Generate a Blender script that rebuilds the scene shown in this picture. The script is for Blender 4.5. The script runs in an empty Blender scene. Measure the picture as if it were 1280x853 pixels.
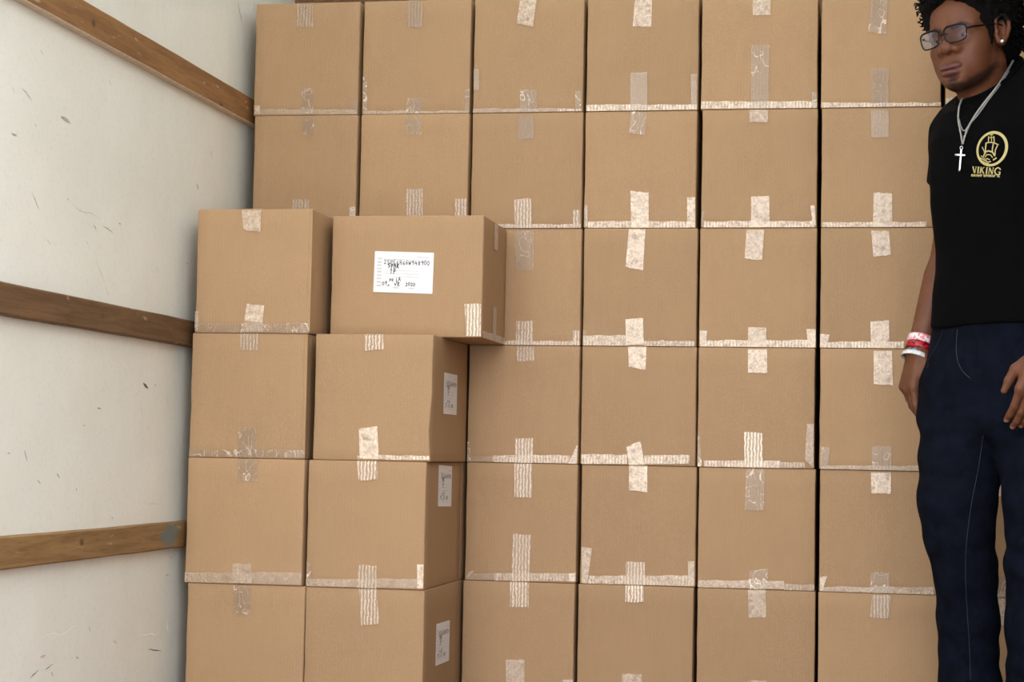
import bpy, bmesh, math, random
import numpy as np
from mathutils import Vector, Matrix, noise
from mathutils.bvhtree import BVHTree

S = bpy.context.scene
COL = S.collection
PI = math.pi

# ---------------------------------------------------------------- camera
cam_data = bpy.data.cameras.new('camera')
cam = bpy.data.objects.new('camera', cam_data)
COL.objects.link(cam)
cam_data.sensor_width = 36.0
cam_data.lens = 67.27
cam_data.clip_end = 200
CAM_POS = Vector((1.78823, -4.94350, 0.64154))
CAM_R = Vector((0.982688, 0.184210, 0.019767))
CAM_U = Vector((-0.008500, -0.061752, 0.998055))
CAM_F = Vector((-0.185073, 0.980945, 0.059118))
m = Matrix((CAM_R, CAM_U, -CAM_F)).transposed().to_4x4()
m.translation = CAM_POS
cam.matrix_world = m
S.camera = cam

# ---------------------------------------------------------------- light: bright overcast sky seen through the open rear of the truck
Y_OPEN = -2.9            # rear opening of the truck body
world = bpy.data.worlds.new('overcast_sky')
S.world = world
world.use_nodes = True
wn = world.node_tree.nodes
wn['Background'].inputs['Color'].default_value = (0.975, 0.995, 1.05, 1)
wn['Background'].inputs['Strength'].default_value = 5.1
S.view_settings.view_transform = 'Standard'
S.view_settings.look = 'None'
S.view_settings.gamma = 1.0
S.view_settings.use_curve_mapping = False
S.view_settings.exposure = 0.13
portal_data = bpy.data.lights.new('opening_portal', 'AREA')
portal_data.shape = 'RECTANGLE'
portal_data.size = 2.34
portal_data.size_y = 2.45
portal_data.cycles.is_portal = True
portal = bpy.data.objects.new('opening_portal', portal_data)
portal.location = (1.254, Y_OPEN, 1.22)
portal.rotation_euler = (PI / 2, 0, 0)   # emits along +y, into the truck
COL.objects.link(portal)
S.cycles.use_denoising = True
S.cycles.max_bounces = 10
S.cycles.diffuse_bounces = 6
S.cycles.transparent_max_bounces = 16
S.cycles.caustics_reflective = False
S.cycles.caustics_refractive = False


# ---------------------------------------------------------------- helpers
def link(name, mesh, mats=(), parent=None, smooth=False):
    o = bpy.data.objects.new(name, mesh)
    COL.objects.link(o)
    for mt in (mats if isinstance(mats, (list, tuple)) else [mats]):
        mesh.materials.append(mt)
    if parent is not None:
        o.parent = parent
    if smooth:
        mesh.polygons.foreach_set('use_smooth', [True] * len(mesh.polygons))
    return o


def mesh_from(name, verts, faces, uvs=None):
    me = bpy.data.meshes.new(name)
    me.from_pydata([tuple(v) for v in verts], [], [tuple(f) for f in faces])
    if uvs is not None:
        lay = me.uv_layers.new(name='UVMap')
        for p in me.polygons:
            for li in p.loop_indices:
                lay.data[li].uv = uvs[me.loops[li].vertex_index]
    me.update()
    return me


def empty(name, loc, label=None, cat=None, group=None):
    o = bpy.data.objects.new(name, None)
    o.empty_display_size = 0.1
    o.location = loc
    COL.objects.link(o)
    tag(o, label, cat, group)
    return o


def tag(o, label=None, cat=None, group=None, kind=None):
    if label: o['label'] = label
    if cat: o['category'] = cat
    if group: o['group'] = group
    if kind: o['kind'] = kind
    return o


def box_mesh(name, x0, x1, y0, y1, z0, z1, bev=0.0):
    bm = bmesh.new()
    bmesh.ops.create_cube(bm, size=1)
    for v in bm.verts:
        v.co = Vector(((x0 + x1) / 2 + v.co.x * (x1 - x0), (y0 + y1) / 2 + v.co.y * (y1 - y0), (z0 + z1) / 2 + v.co.z * (z1 - z0)))
    if bev:
        bmesh.ops.bevel(bm, geom=list(bm.edges), offset=bev, segments=2, affect='EDGES', profile=0.5)
    me = bpy.data.meshes.new(name)
    bm.to_mesh(me)
    bm.free()
    return me


def tube(pts, r, seg=8, closed=False):
    """verts, faces of a tube along pts; r is a number or one radius per point"""
    pts = [Vector(p) for p in pts]
    n = len(pts)
    V, F = [], []
    prev = None
    for i, p in enumerate(pts):
        a = pts[(i - 1) % n] if (closed or i > 0) else p
        b = pts[(i + 1) % n] if (closed or i < n - 1) else p
        d = (b - a)
        if d.length < 1e-9: d = Vector((0, 0, 1))
        d.normalize()
        if prev is None:
            prev = d.orthogonal().normalized()
        prev = (prev - d * prev.dot(d))
        if prev.length < 1e-6: prev = d.orthogonal()
        prev.normalize()
        q = d.cross(prev)
        ri = r[i] if hasattr(r, '__len__') else r
        for k in range(seg):
            t = 2 * PI * k / seg
            V.append(p + (prev * math.cos(t) + q * math.sin(t)) * ri)
    for i in range(n if closed else n - 1):
        for k in range(seg):
            a = i * seg + k; b = i * seg + (k + 1) % seg
            j = (i + 1) % n
            F.append((a, b, j * seg + (k + 1) % seg, j * seg + k))
    if not closed:
        F.append(tuple(range(seg))[::-1])
        F.append(tuple(range((n - 1) * seg, n * seg)))
    return V, F


def merge(parts):
    V, F = [], []
    for v, f in parts:
        o = len(V)
        V += list(v)
        F += [tuple(i + o for i in q) for q in f]
    return V, F


# ---------------------------------------------------------------- materials
class NT:
    """short hand for building a node tree"""
    def __init__(s, name):
        s.m = bpy.data.materials.new(name)
        s.m.use_nodes = True
        s.t = s.m.node_tree
        s.b = s.t.nodes['Principled BSDF']
        s.out = s.t.nodes['Material Output']

    def n(s, typ, **kw):
        nd = s.t.nodes.new(typ)
        for k, v in kw.items():
            if k.startswith('i_'):
                key = k[2:]
                key = int(key) if key.isdigit() else key.replace('_', ' ')
                s.put(nd.inputs[key], v)
            else:
                setattr(nd, k, v)
        return nd

    def put(s, sock, v):
        if isinstance(v, bpy.types.NodeSocket):
            s.t.links.new(v, sock)
        else:
            sock.default_value = v

    def math(s, op, a, b=0.0, c=None, clamp=False):
        nd = s.t.nodes.new('ShaderNodeMath'); nd.operation = op; nd.use_clamp = clamp
        s.put(nd.inputs[0], a); s.put(nd.inputs[1], b)
        if c is not None: s.put(nd.inputs[2], c)
        return nd.outputs[0]

    def mix(s, fac, a, b, mode='MIX'):
        nd = s.t.nodes.new('ShaderNodeMix'); nd.data_type = 'RGBA'; nd.blend_type = mode
        s.put(nd.inputs[0], fac); s.put(nd.inputs[6], a); s.put(nd.inputs[7], b)
        return nd.outputs[2]

    def smooth(s, v, lo, hi, a=0.0, b=1.0):
        nd = s.t.nodes.new('ShaderNodeMapRange'); nd.interpolation_type = 'SMOOTHSTEP'
        s.put(nd.inputs[0], v); nd.inputs[1].default_value = lo; nd.inputs[2].default_value = hi
        nd.inputs[3].default_value = a; nd.inputs[4].default_value = b
        return nd.outputs[0]

    def coords(s, kind='Object', scale=(1, 1, 1), off=None):
        tc = s.t.nodes.new('ShaderNodeTexCoord')
        mp = s.t.nodes.new('ShaderNodeMapping')
        mp.inputs['Scale'].default_value = scale
        s.t.links.new(tc.outputs[kind], mp.inputs['Vector'])
        if off is not None:
            cb = s.t.nodes.new('ShaderNodeCombineXYZ')
            for i in range(3): s.t.links.new(off, cb.inputs[i])
            s.t.links.new(cb.outputs[0], mp.inputs['Location'])
        return mp.outputs[0]

    def noise(s, vec, scale, detail=2.0, rough=0.5, dist=0.0):
        nd = s.n('ShaderNodeTexNoise', i_Vector=vec, i_Scale=scale, i_Detail=detail, i_Roughness=rough, i_Distortion=dist)
        return nd.outputs[0]

    def attr(s, name, typ='OBJECT'):
        nd = s.t.nodes.new('ShaderNodeAttribute'); nd.attribute_type = typ; nd.attribute_name = name
        return nd

    def bump(s, h, strength, dist, nrm=None):
        nd = s.n('ShaderNodeBump', i_Height=h, i_Strength=strength, i_Distance=dist)
        if nrm is not None: s.put(nd.inputs['Normal'], nrm)
        return nd.outputs[0]

    def set(s, **kw):
        for k, v in kw.items():
            s.put(s.b.inputs[k.replace('_', ' ')], v)
        return s.m


def rgb(r, g, b):
    f = lambda c: (c / 255 / 12.92) if c / 255 <= 0.04045 else ((c / 255 + 0.055) / 1.055) ** 2.4
    return (f(r), f(g), f(b), 1.0)


def simple(name, col, rough=0.6, metal=0.0, spec=0.5, nscale=60.0, namp=0.12):
    t = NT(name)
    v = t.coords()
    n = t.noise(v, nscale, 3.0, 0.6)
    c = t.mix(t.smooth(n, 0.3, 0.7), tuple(x * (1 - namp) for x in col[:3]) + (1,), tuple(min(1, x * (1 + namp)) for x in col[:3]) + (1,))
    return t.set(Base_Color=c, Roughness=rough, Metallic=metal, Specular_IOR_Level=spec)


def mat_cardboard():
    t = NT('corrugated_cardboard')
    seed = t.attr('seed').outputs['Fac']
    tone = t.attr('tone').outputs['Fac']
    v = t.coords('Object', off=seed)
    fine = t.noise(v, 420.0, 2.0, 0.6)
    mid = t.noise(t.coords('Object', (1, 1, 0.35), seed), 60.0, 3.0, 0.55)
    big = t.noise(v, 5.0, 2.0, 0.5)
    # corrugation lines run up the walls of the carton
    tc = t.n('ShaderNodeTexCoord')
    sep = t.n('ShaderNodeSeparateXYZ', i_0=tc.outputs['Object'])
    ph = t.math('ADD', t.math('MULTIPLY', t.math('ADD', sep.outputs[0], sep.outputs[1]), 2 * PI / 0.0078), t.math('MULTIPLY', mid, 2.0))
    wave = t.math('SINE', ph)
    c = t.mix(t.smooth(fine, 0.25, 0.75), rgb(158, 127, 93), rgb(174, 143, 109))
    c = t.mix(t.smooth(mid, 0.3, 0.75, 0, 0.4), c, rgb(161, 129, 95))
    c = t.mix(t.smooth(big, 0.3, 0.7, 0, 0.35), c, rgb(173, 141, 104))
    c = t.mix(t.smooth(wave, -1, 1, 0.0, 0.055), c, rgb(132, 98, 66))
    gain = t.math('ADD', 0.93, t.math('MULTIPLY', tone, 0.12))
    cmb = t.n('ShaderNodeCombineColor', i_0=gain, i_1=gain, i_2=gain)
    c = t.mix(1.0, c, cmb.outputs[0], 'MULTIPLY')
    h = t.math('ADD', t.math('MULTIPLY', wave, 0.2), t.math('MULTIPLY', fine, 0.5))
    return t.set(Base_Color=c, Roughness=0.72, Specular_IOR_Level=0.25, Normal=t.bump(h, 0.22, 0.0008))


def mat_tape(style):
    t = NT('clear_packing_tape_' + {'s': 'ribbed', 'n': 'cloudy', 'w': 'wrinkled', 'k': 'rubbed'}[style])
    milk = t.attr('milk').outputs['Fac']
    seed = t.attr('seed').outputs['Fac']
    v = t.coords('UV', off=seed)
    sep = t.n('ShaderNodeSeparateXYZ', i_0=v)
    low = t.noise(v, 45.0, 2.0)
    med = t.noise(v, {'s': 200.0, 'n': 105.0, 'w': 90.0, 'k': 110.0}[style], 3.0, 0.62, 0.8)
    ph = t.math('ADD', t.math('MULTIPLY', sep.outputs[0], 2 * PI / 0.0083), t.math('MULTIPLY', t.noise(v, 70.0, 2.0), 6.0))
    st = t.smooth(t.math('SINE', ph), -0.5, 0.75)
    ridge = t.math('ABSOLUTE', t.math('SUBTRACT', t.noise(t.coords('UV', (1, 0.55, 1), seed), 34.0, 1.0, 0.4, 1.3), 0.5))
    ridge = t.smooth(ridge, 0.0, 0.022, 1.0, 0.0)
    if style == 's':
        k = t.math('ADD', 0.32, t.math('MULTIPLY', st, t.smooth(med, 0.25, 0.6, 0.25, 0.8)))
    elif style == 'k':
        k = t.math('ADD', 0.40, t.math('MULTIPLY', t.smooth(med, 0.32, 0.62), 0.42))
        k = t.math('ADD', k, t.math('MULTIPLY', st, t.smooth(low, 0.35, 0.6, 0.05, 0.40)))
    elif style == 'n':
        k = t.math('ADD', 0.66, t.math('MULTIPLY', t.smooth(med, 0.34, 0.64), 0.34))
        k = t.math('ADD', k, t.math('MULTIPLY', ridge, 0.25))
        k = t.math('SUBTRACT', k, t.math('MULTIPLY', t.smooth(low, 0.56, 0.7), 0.3))
    else:
        k = t.math('ADD', 0.22, t.math('MULTIPLY', ridge, 1.6))
        k = t.math('ADD', k, t.math('MULTIPLY', t.smooth(med, 0.5, 0.7), 0.25))
    op = t.math('MULTIPLY', k, milk, clamp=True)
    hgt = t.math('ADD', t.math('ADD', t.math('MULTIPLY', st, 0.4), t.math('MULTIPLY', med, 0.7)), t.math('MULTIPLY', ridge, 0.8))
    nrm = t.bump(hgt, 0.32, 0.0012)
    t.set(Base_Color=rgb(250, 228, 202), Roughness=0.36, Specular_IOR_Level=0.6, Normal=nrm)
    tr = t.n('ShaderNodeBsdfTransparent', i_Color=(0.985, 0.98, 0.97, 1))
    gl = t.n('ShaderNodeBsdfGlossy', i_Roughness=0.3, i_Normal=nrm)
    fr = t.n('ShaderNodeFresnel', i_IOR=1.42, i_Normal=nrm)
    m1 = t.n('ShaderNodeMixShader', i_0=fr.outputs[0], i_1=tr.outputs[0], i_2=gl.outputs[0])
    m2 = t.n('ShaderNodeMixShader', i_0=op, i_1=m1.outputs[0], i_2=t.b.outputs[0])
    t.t.links.new(m2.outputs[0], t.out.inputs['Surface'])
    return t.m


def mat_wall():
    t = NT('cream_painted_truck_panel')
    v = t.coords()
    c = t.mix(t.smooth(t.noise(v, 3.0, 3.0), 0.3, 0.7), rgb(221, 223, 213), rgb(227, 229, 220))
    c = t.mix(t.smooth(t.noise(v, 130.0, 2.0), 0.5, 0.8, 0, 0.35), c, rgb(204, 202, 190))
    # fine old scratches and scuffs
    for sc, ang, thr, col in (((1, 10, 55), 0.5, 0.735, rgb(120, 115, 105)), ((1, 60, 9), 0.2, 0.75, rgb(244, 243, 237)), ((1, 16, 22), 0.9, 0.80, rgb(150, 144, 132))):
        mp = t.n('ShaderNodeMapping', i_Vector=t.n('ShaderNodeTexCoord').outputs['Object'])
        mp.inputs['Rotation'].default_value = (ang, 0, 0)
        mp.inputs['Scale'].default_value = sc
        k = t.noise(mp.outputs[0], 1.0, 3.0, 0.55)
        c = t.mix(t.smooth(k, thr, thr + 0.05, 0, 0.7), c, col)
    h = t.noise(v, 8.0, 2.0)
    return t.set(Base_Color=c, Roughness=0.2, Specular_IOR_Level=0.4, Normal=t.bump(h, 0.12, 0.02))


def mat_wood(name, c0, c1, axis=1, stain=None):
    t = NT(name)
    sc = [26, 26, 26]; sc[axis] = 1.6
    seed = t.attr('seed').outputs['Fac']
    g = t.noise(t.coords('Object', tuple(sc), seed), 2.2, 5.0, 0.62, 0.4)
    fine = t.noise(t.coords('Object', tuple(x * 5 for x in sc), seed), 2.0, 3.0, 0.6)
    c = t.mix(t.smooth(g, 0.3, 0.7), c0, c1)
    c = t.mix(t.smooth(fine, 0.48, 0.75, 0, 0.45), c, tuple(x * 0.5 for x in c0[:3]) + (1,))
    pale = t.noise(t.coords('Object', (60, 14, 60), seed), 1.0, 2.0)
    c = t.mix(t.smooth(pale, 0.68, 0.76, 0, 0.45), c, rgb(205, 178, 140))
    sp = t.n('ShaderNodeTexVoronoi', i_Vector=t.coords('Object', (9, 7, 9), seed), i_Scale=1.0)
    c = t.mix(t.smooth(sp.outputs['Distance'], 0.03, 0.12, 0.75, 0.0), c, rgb(62, 40, 22))
    if stain is not None:
        cy, cz, ry, rz, col = stain
        s2 = t.n('ShaderNodeSeparateXYZ', i_0=t.n('ShaderNodeTexCoord').outputs['Object'])
        a = t.math('DIVIDE', t.math('SUBTRACT', s2.outputs[1], cy), ry)
        b = t.math('DIVIDE', t.math('SUBTRACT', s2.outputs[2], cz), rz)
        d = t.math('ADD', t.math('MULTIPLY', a, a), t.math('MULTIPLY', b, b))
        d = t.math('ADD', d, t.math('MULTIPLY', t.math('SUBTRACT', t.noise(t.coords('Object', (30, 30, 30)), 1.6, 3.0), 0.5), 3.2))
        c = t.mix(t.smooth(d, 0.3, 1.3, 0.75, 0.0), c, col)
    return t.set(Base_Color=c, Roughness=0.62, Specular_IOR_Level=0.3, Normal=t.bump(g, 0.25, 0.003))


M_CARD = mat_cardboard()
M_TAPE = {k: mat_tape(k) for k in 'snwk'}
M_WALL = mat_wall()
M_PAPER = simple('white_label_paper', (0.74, 0.74, 0.745, 1), 0.55, namp=0.02)
M_INK = simple('black_marker_ink', (0.006, 0.006, 0.009, 1), 0.5)
M_PRINT = simple('grey_printed_ink', (0.50, 0.48, 0.50, 1), 0.6)

# ---------------------------------------------------------------- truck body
WX = 0.088           # inner face of the left wall


def struct(name, mesh, mat, label):
    o = link(name, mesh, mat)
    tag(o, label, None, None, 'structure')
    return o


rt = NT('translucent_roof_sheet')  # unseen roof, translucency assumed so sky light reaches the top rows
rtr = rt.n('ShaderNodeBsdfTranslucent', i_Color=(0.80, 0.81, 0.78, 1))
rdf = rt.n('ShaderNodeBsdfDiffuse', i_Color=(0.6, 0.6, 0.57, 1))
rmx = rt.n('ShaderNodeMixShader', i_0=0.6, i_1=rdf.outputs[0], i_2=rtr.outputs[0])
rt.t.links.new(rmx.outputs[0], rt.out.inputs['Surface'])
M_ROOF = rt.m
M_PLY = mat_wood('dark_plywood_bulkhead', rgb(92, 62, 40), rgb(120, 84, 54), 2)
wall_left = struct('wall_left', box_mesh('wall_left', WX - 0.04, WX, Y_OPEN, 0.47, 0, 2.46), M_WALL, 'cream painted scuffed side wall of the truck')
struct('wall_right', box_mesh('wall_right', 2.42, 2.46, Y_OPEN, 0.47, 0, 2.46), M_PLY, 'unseen right side wall of the truck, dark plywood added to cut bounce')  # out of view; dark plywood added to cut bounced light on the stacks
struct('wall_front', box_mesh('wall_front', WX - 0.04, 2.46, 0.47, 0.50, 0, 2.46), M_PLY, 'dark plywood wall at the closed end of the truck')
struct('ceiling', box_mesh('ceiling', WX - 0.04, 2.46, Y_OPEN, 0.50, 2.46, 2.464), M_ROOF, 'unseen pale roof of the truck, made translucent to light the top rows')
fl = struct('floor', box_mesh('floor', WX - 0.04, 2.46, Y_OPEN, 0.50, -0.06, -0.004), M_PLY, 'dark board floor of the truck')
M_PLANK = mat_wood('floor_planks', rgb(96, 70, 48), rgb(132, 98, 66), 1)
pm = None
for i in range(16):
    if pm is None:
        pm = box_mesh('plank', 0, 0.1442, Y_OPEN, 0.47, -0.004, 0, 0.001)
        pm.materials.append(M_PLANK)
    po = bpy.data.objects.new('plank', pm)
    COL.objects.link(po)
    po.parent = fl
    po.location.x = WX + 0.0005 + i * 0.1455
    po['seed'] = i * 3.7
gm = box_mesh('ground', -30, 30, -40, 20, -1.15, -1.05)
struct('ground', gm, simple('pale_concrete', rgb(178, 176, 170), 0.9, nscale=9), 'pale concrete yard outside the truck')

# rails screwed along the left wall
M_PALE = simple('pale_rail_underside', rgb(196, 176, 152), 0.7)
RAILS = [(1.5326, 1.6039, (rgb(122, 86, 52), rgb(150, 110, 68)), None, 'upper mid-brown wooden rail with pale underside on the cream wall, steepest of the three'),
         (0.8960, 0.9611, (rgb(90, 65, 43), rgb(115, 87, 58)), None, 'dark brown worn wooden rail at half height of the cream wall'),
         (0.3947, 0.4587, (rgb(122, 93, 58), rgb(148, 117, 77)), (-0.49, 0.034, 0.062, 0.030, rgb(88, 112, 116)), 'lowest pale wooden rail with a blue paint stain near the boxes')]
for i, (z0, z1, cs, stain, lab) in enumerate(RAILS):
    mt = mat_wood('rail_wood_%s' % ('amber', 'umber', 'honey')[i], cs[0], cs[1], 1, stain)
    y0, y1 = Y_OPEN + 0.05, 0.30
    x1 = 0.1095
    nseg = 60
    V, F = [], []
    h = z1 - z0
    for k in range(nseg + 1):
        y = y0 + (y1 - y0) * k / nseg
        w1 = (noise.noise((y * 5, i * 9.1, 0.3)) * 0.0016)
        w2 = (noise.noise((y * 5, i * 9.1, 7.3)) * 0.0016)
        b = 0.003
        for (x, z) in ((WX, w1), (x1 - b, w1), (x1, b + w1), (x1, h - b + w2), (x1 - b, h + w2), (WX, h + w2)):
            V.append((x, y, z))
    for k in range(nseg):
        for q in range(6):
            a, c = k * 6 + q, k * 6 + (q + 1) % 6
            F.append((a, a + 6, c + 6, c))
    F.append(tuple(range(6))); F.append(tuple(range(nseg * 6, nseg * 6 + 6))[::-1])
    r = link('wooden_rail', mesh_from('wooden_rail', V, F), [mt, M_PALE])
    if i == 0:                      # the underside and lower bevel are paler
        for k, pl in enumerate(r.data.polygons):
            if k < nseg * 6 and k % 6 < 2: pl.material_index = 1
    r.location.z = z0
    r['seed'] = 11.3 * i + 2
    tag(r, lab, 'rail', None)
    for yy in (-1.5, -1.6):
        sv, sf = [], []
        for ring, (rr, dx) in enumerate(((0.0042, 0.0), (0.0042, 0.0006), (0.002, 0.0009), (0.0018, 0.0002))):
            for k in range(10):
                sv.append((x1 + dx, yy + rr * math.cos(k * PI / 5), h * 0.5 + rr * math.sin(k * PI / 5)))
        for ring in range(3):
            for k in range(10):
                a, b2 = ring * 10 + k, ring * 10 + (k + 1) % 10
                sf.append((a, b2, b2 + 10, a + 10))
        sf.append(tuple(range(30, 40)))
        if yy < -1.5:
            link('screw_head', mesh_from('screw_head', sv, sf), simple('dull_screw_steel', rgb(110, 100, 90), 0.5, 0.8), r)

# scuffs on the left wall: (y, z, length, width, angle, colour)
SCUFFS = [(-1.133, 1.337, 0.05, 0.0095, -0.1, 'g'), (-1.326, 1.356, 0.052, 0.0019, -0.29, 'd'), (-1.389, 1.353, 0.017, 0.0017, -0.8, 'g'), (-1.263, 1.456, 0.017, 0.0026, -0.39, 'g'), (-1.28, 1.3, 0.006, 0.0026, -0.79, 'd'), (-0.9, 1.463, 0.018, 0.0022, -0.59, 'g'), (-0.023, 1.826, 0.072, 0.0031, -0.89, 'd'), (-0.313, 1.309, 0.018, 0.0049, -0.77, 'd'), (-0.218, 1.408, 0.023, 0.0022, -0.93, 'd'), (-0.668, 1.402, 0.018, 0.0018, -0.87, 'g'), (-1.267, 1.143, 0.049, 0.0021, -0.7, 'd'), (-0.959, 1.127, 0.017, 0.0031, -0.57, 'd'), (-0.884, 1.131, 0.058, 0.0022, -0.2, 'd'), (-1.107, 1.17, 0.011, 0.0021, -0.58, 'd'), (-0.922, 1.034, 0.08, 0.0019, -0.74, 'g'), (-0.88, 0.993, 0.033, 0.0017, -0.71, 'g'), (-0.575, 1.071, 0.025, 0.0018, -0.8, 'g'), (-0.995, 1.086, 0.028, 0.0017, -0.58, 'g'), (-1.014, 1.154, 0.163, 0.0013, -0.09, 'g'), (-1.196, 1.067, 0.026, 0.002, -0.29, 'g'), (-0.417, 1.138, 0.031, 0.0019, -0.9, 'w'), (-0.335, 1.184, 0.029, 0.0019, -1.28, 'w'), (-0.971, 0.869, 0.015, 0.0017, -0.88, 'g'), (-0.627, 0.787, 0.034, 0.0091, -0.36, 'd'), (-0.565, 0.791, 0.013, 0.0046, -0.58, 'g'), (-0.903, 0.726, 0.023, 0.0029, -0.05, 'd'), (-1.273, 0.619, 0.028, 0.0031, -0.93, 'd'), (-1.11, 0.577, 0.017, 0.0034, -0.67, 'd'), (-1.205, 0.565, 0.022, 0.0033, -0.4, 'g'), (-1.012, 0.546, 0.007, 0.0028, -0.84, 'd'), (-0.648, 0.732, 0.044, 0.0015, -1.25, 'g'), (-0.482, 0.755, 0.026, 0.002, -1.07, 'g'), (-0.807, 0.479, 0.014, 0.0022, -0.75, 'd'), (-0.57, 0.507, 0.101, 0.0018, -0.12, 'r'), (-1.196, 0.168, 0.043, 0.0027, 0.28, 'd'), (-1.156, 0.2, 0.028, 0.0067, 0.02, 'r'), (-1.124, 0.174, 0.04, 0.002, 0.19, 'd'), (-1.107, 0.158, 0.014, 0.0054, -0.89, 'g'), (-1.036, 0.201, 0.032, 0.0034, -1.23, 'w'), (-0.556, 0.192, 0.124, 0.0038, 0.0, 'w'), (-0.435, 0.203, 0.033, 0.0063, -1.15, 'w'), (-0.516, 0.151, 0.087, 0.0028, -0.16, 'd'), (-0.977, 0.179, 0.014, 0.0056, -0.35, 'g'), (-0.767, 0.194, 0.025, 0.0059, -0.24, 'r'), (-0.915, 0.236, 0.015, 0.0018, -0.86, 'd'), (-1.073, 0.243, 0.164, 0.0016, 0.01, 'w')]
M_SCUFF = {'d': simple('dark_scuff_paint', rgb(96, 92, 84), 0.7), 'g': simple('grey_scuff_paint', rgb(164, 160, 150), 0.7), 'w': simple('white_patch_paint', rgb(240, 239, 233), 0.5), 'r': simple('rusty_scuff_paint', rgb(206, 176, 158), 0.7)}
random.seed(5)
for key in 'dgwr':
    V, F = [], []
    for (y, z, L, w, a, k) in SCUFFS:
        if k != key: continue
        n = max(3, int(L / 0.004)); o = len(V)
        for i in range(n + 1):
            t = i / n
            ww = 0.7 * w * (0.25 + math.sin(PI * min(max(t, 0.03), 0.97)) * (0.7 + 0.5 * random.random())) * 0.5
            cx = (t - 0.5) * L; off = noise.noise((t * 3, y * 20, z * 20)) * L * 0.06
            for sgn in (-1, 1):
                dy = cx * math.cos(a) - (off + sgn * ww) * math.sin(a); dz = cx * math.sin(a) + (off + sgn * ww) * math.cos(a)
                V.append((WX + 0.0004, y + dy, z + dz))
        for i in range(n):
            F.append((o + 2 * i, o + 2 * i + 2, o + 2 * i + 3, o + 2 * i + 1))
    if V:
        so = link('scuff_marks', mesh_from('scuff_marks', V, F), M_SCUFF[key], wall_left)
        so['kind'] = 'stuff'

# ---------------------------------------------------------------- cardboard boxes
BH = 0.3095
DEPTH = 0.406
YF = -0.4178
BOXES = {
    ('W', 1, 1): (0.1256, 0.4198),
    ('W', 1, 2): (0.1307, 0.4219),
    ('W', 1, 3): (0.1281, 0.4209),
    ('W', 1, 4): (0.1281, 0.4209),
    ('W', 1, 5): (0.1281, 0.4209),
    ('W', 1, 6): (0.1281, 0.4209),
    ('W', 2, 1): (0.4304, 0.7273),
    ('W', 2, 2): (0.4306, 0.7286),
    ('W', 2, 3): (0.4305, 0.7280),
    ('W', 2, 4): (0.4305, 0.7280),
    ('W', 2, 5): (0.4305, 0.7280),
    ('W', 2, 6): (0.4305, 0.7280),
    ('W', 3, 1): (0.7360, 1.0328),
    ('W', 3, 2): (0.7361, 1.0345),
    ('W', 3, 3): (0.7383, 1.0367),
    ('W', 3, 4): (0.7404, 1.0372),
    ('W', 3, 5): (0.7407, 1.0370),
    ('W', 3, 6): (0.7381, 1.0352),
    ('W', 4, 1): (1.0410, 1.3361),
    ('W', 4, 2): (1.0402, 1.3351),
    ('W', 4, 3): (1.0425, 1.3408),
    ('W', 4, 4): (1.0425, 1.3428),
    ('W', 4, 5): (1.0465, 1.3464),
    ('W', 4, 6): (1.0435, 1.3435),
    ('W', 5, 1): (1.3434, 1.6439),
    ('W', 5, 2): (1.3481, 1.6456),
    ('W', 5, 3): (1.3465, 1.6469),
    ('W', 5, 4): (1.3470, 1.6452),
    ('W', 5, 5): (1.3517, 1.6495),
    ('W', 5, 6): (1.3525, 1.6520),
    ('W', 6, 1): (1.6521, 1.9551),
    ('W', 6, 2): (1.6553, 1.9583),
    ('W', 6, 3): (1.6561, 1.9591),
    ('W', 6, 4): (1.6576, 1.9606),
    ('W', 6, 5): (1.6598, 1.9628),
    ('W', 6, 6): (1.6588, 1.9618),
    ('W', 7, 1): (1.9656, 2.2646),
    ('W', 7, 2): (1.9656, 2.2646),
    ('W', 7, 3): (1.9656, 2.2646),
    ('W', 7, 4): (1.9656, 2.2646),
    ('W', 7, 5): (1.9656, 2.2646),
    ('W', 7, 6): (1.9656, 2.2646),
    ('F', 1, 3): (0.1300, 0.4281),
    ('F', 1, 4): (0.1242, 0.4232),
    ('F', 1, 5): (0.1229, 0.4243),
    ('F', 1, 6): (0.1310, 0.4333),
    ('F', 2, 4): (0.4431, 0.7403),
    ('F', 2, 5): (0.4340, 0.7304),
    ('F', 2, 6): (0.4346, 0.7325),
}
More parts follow.
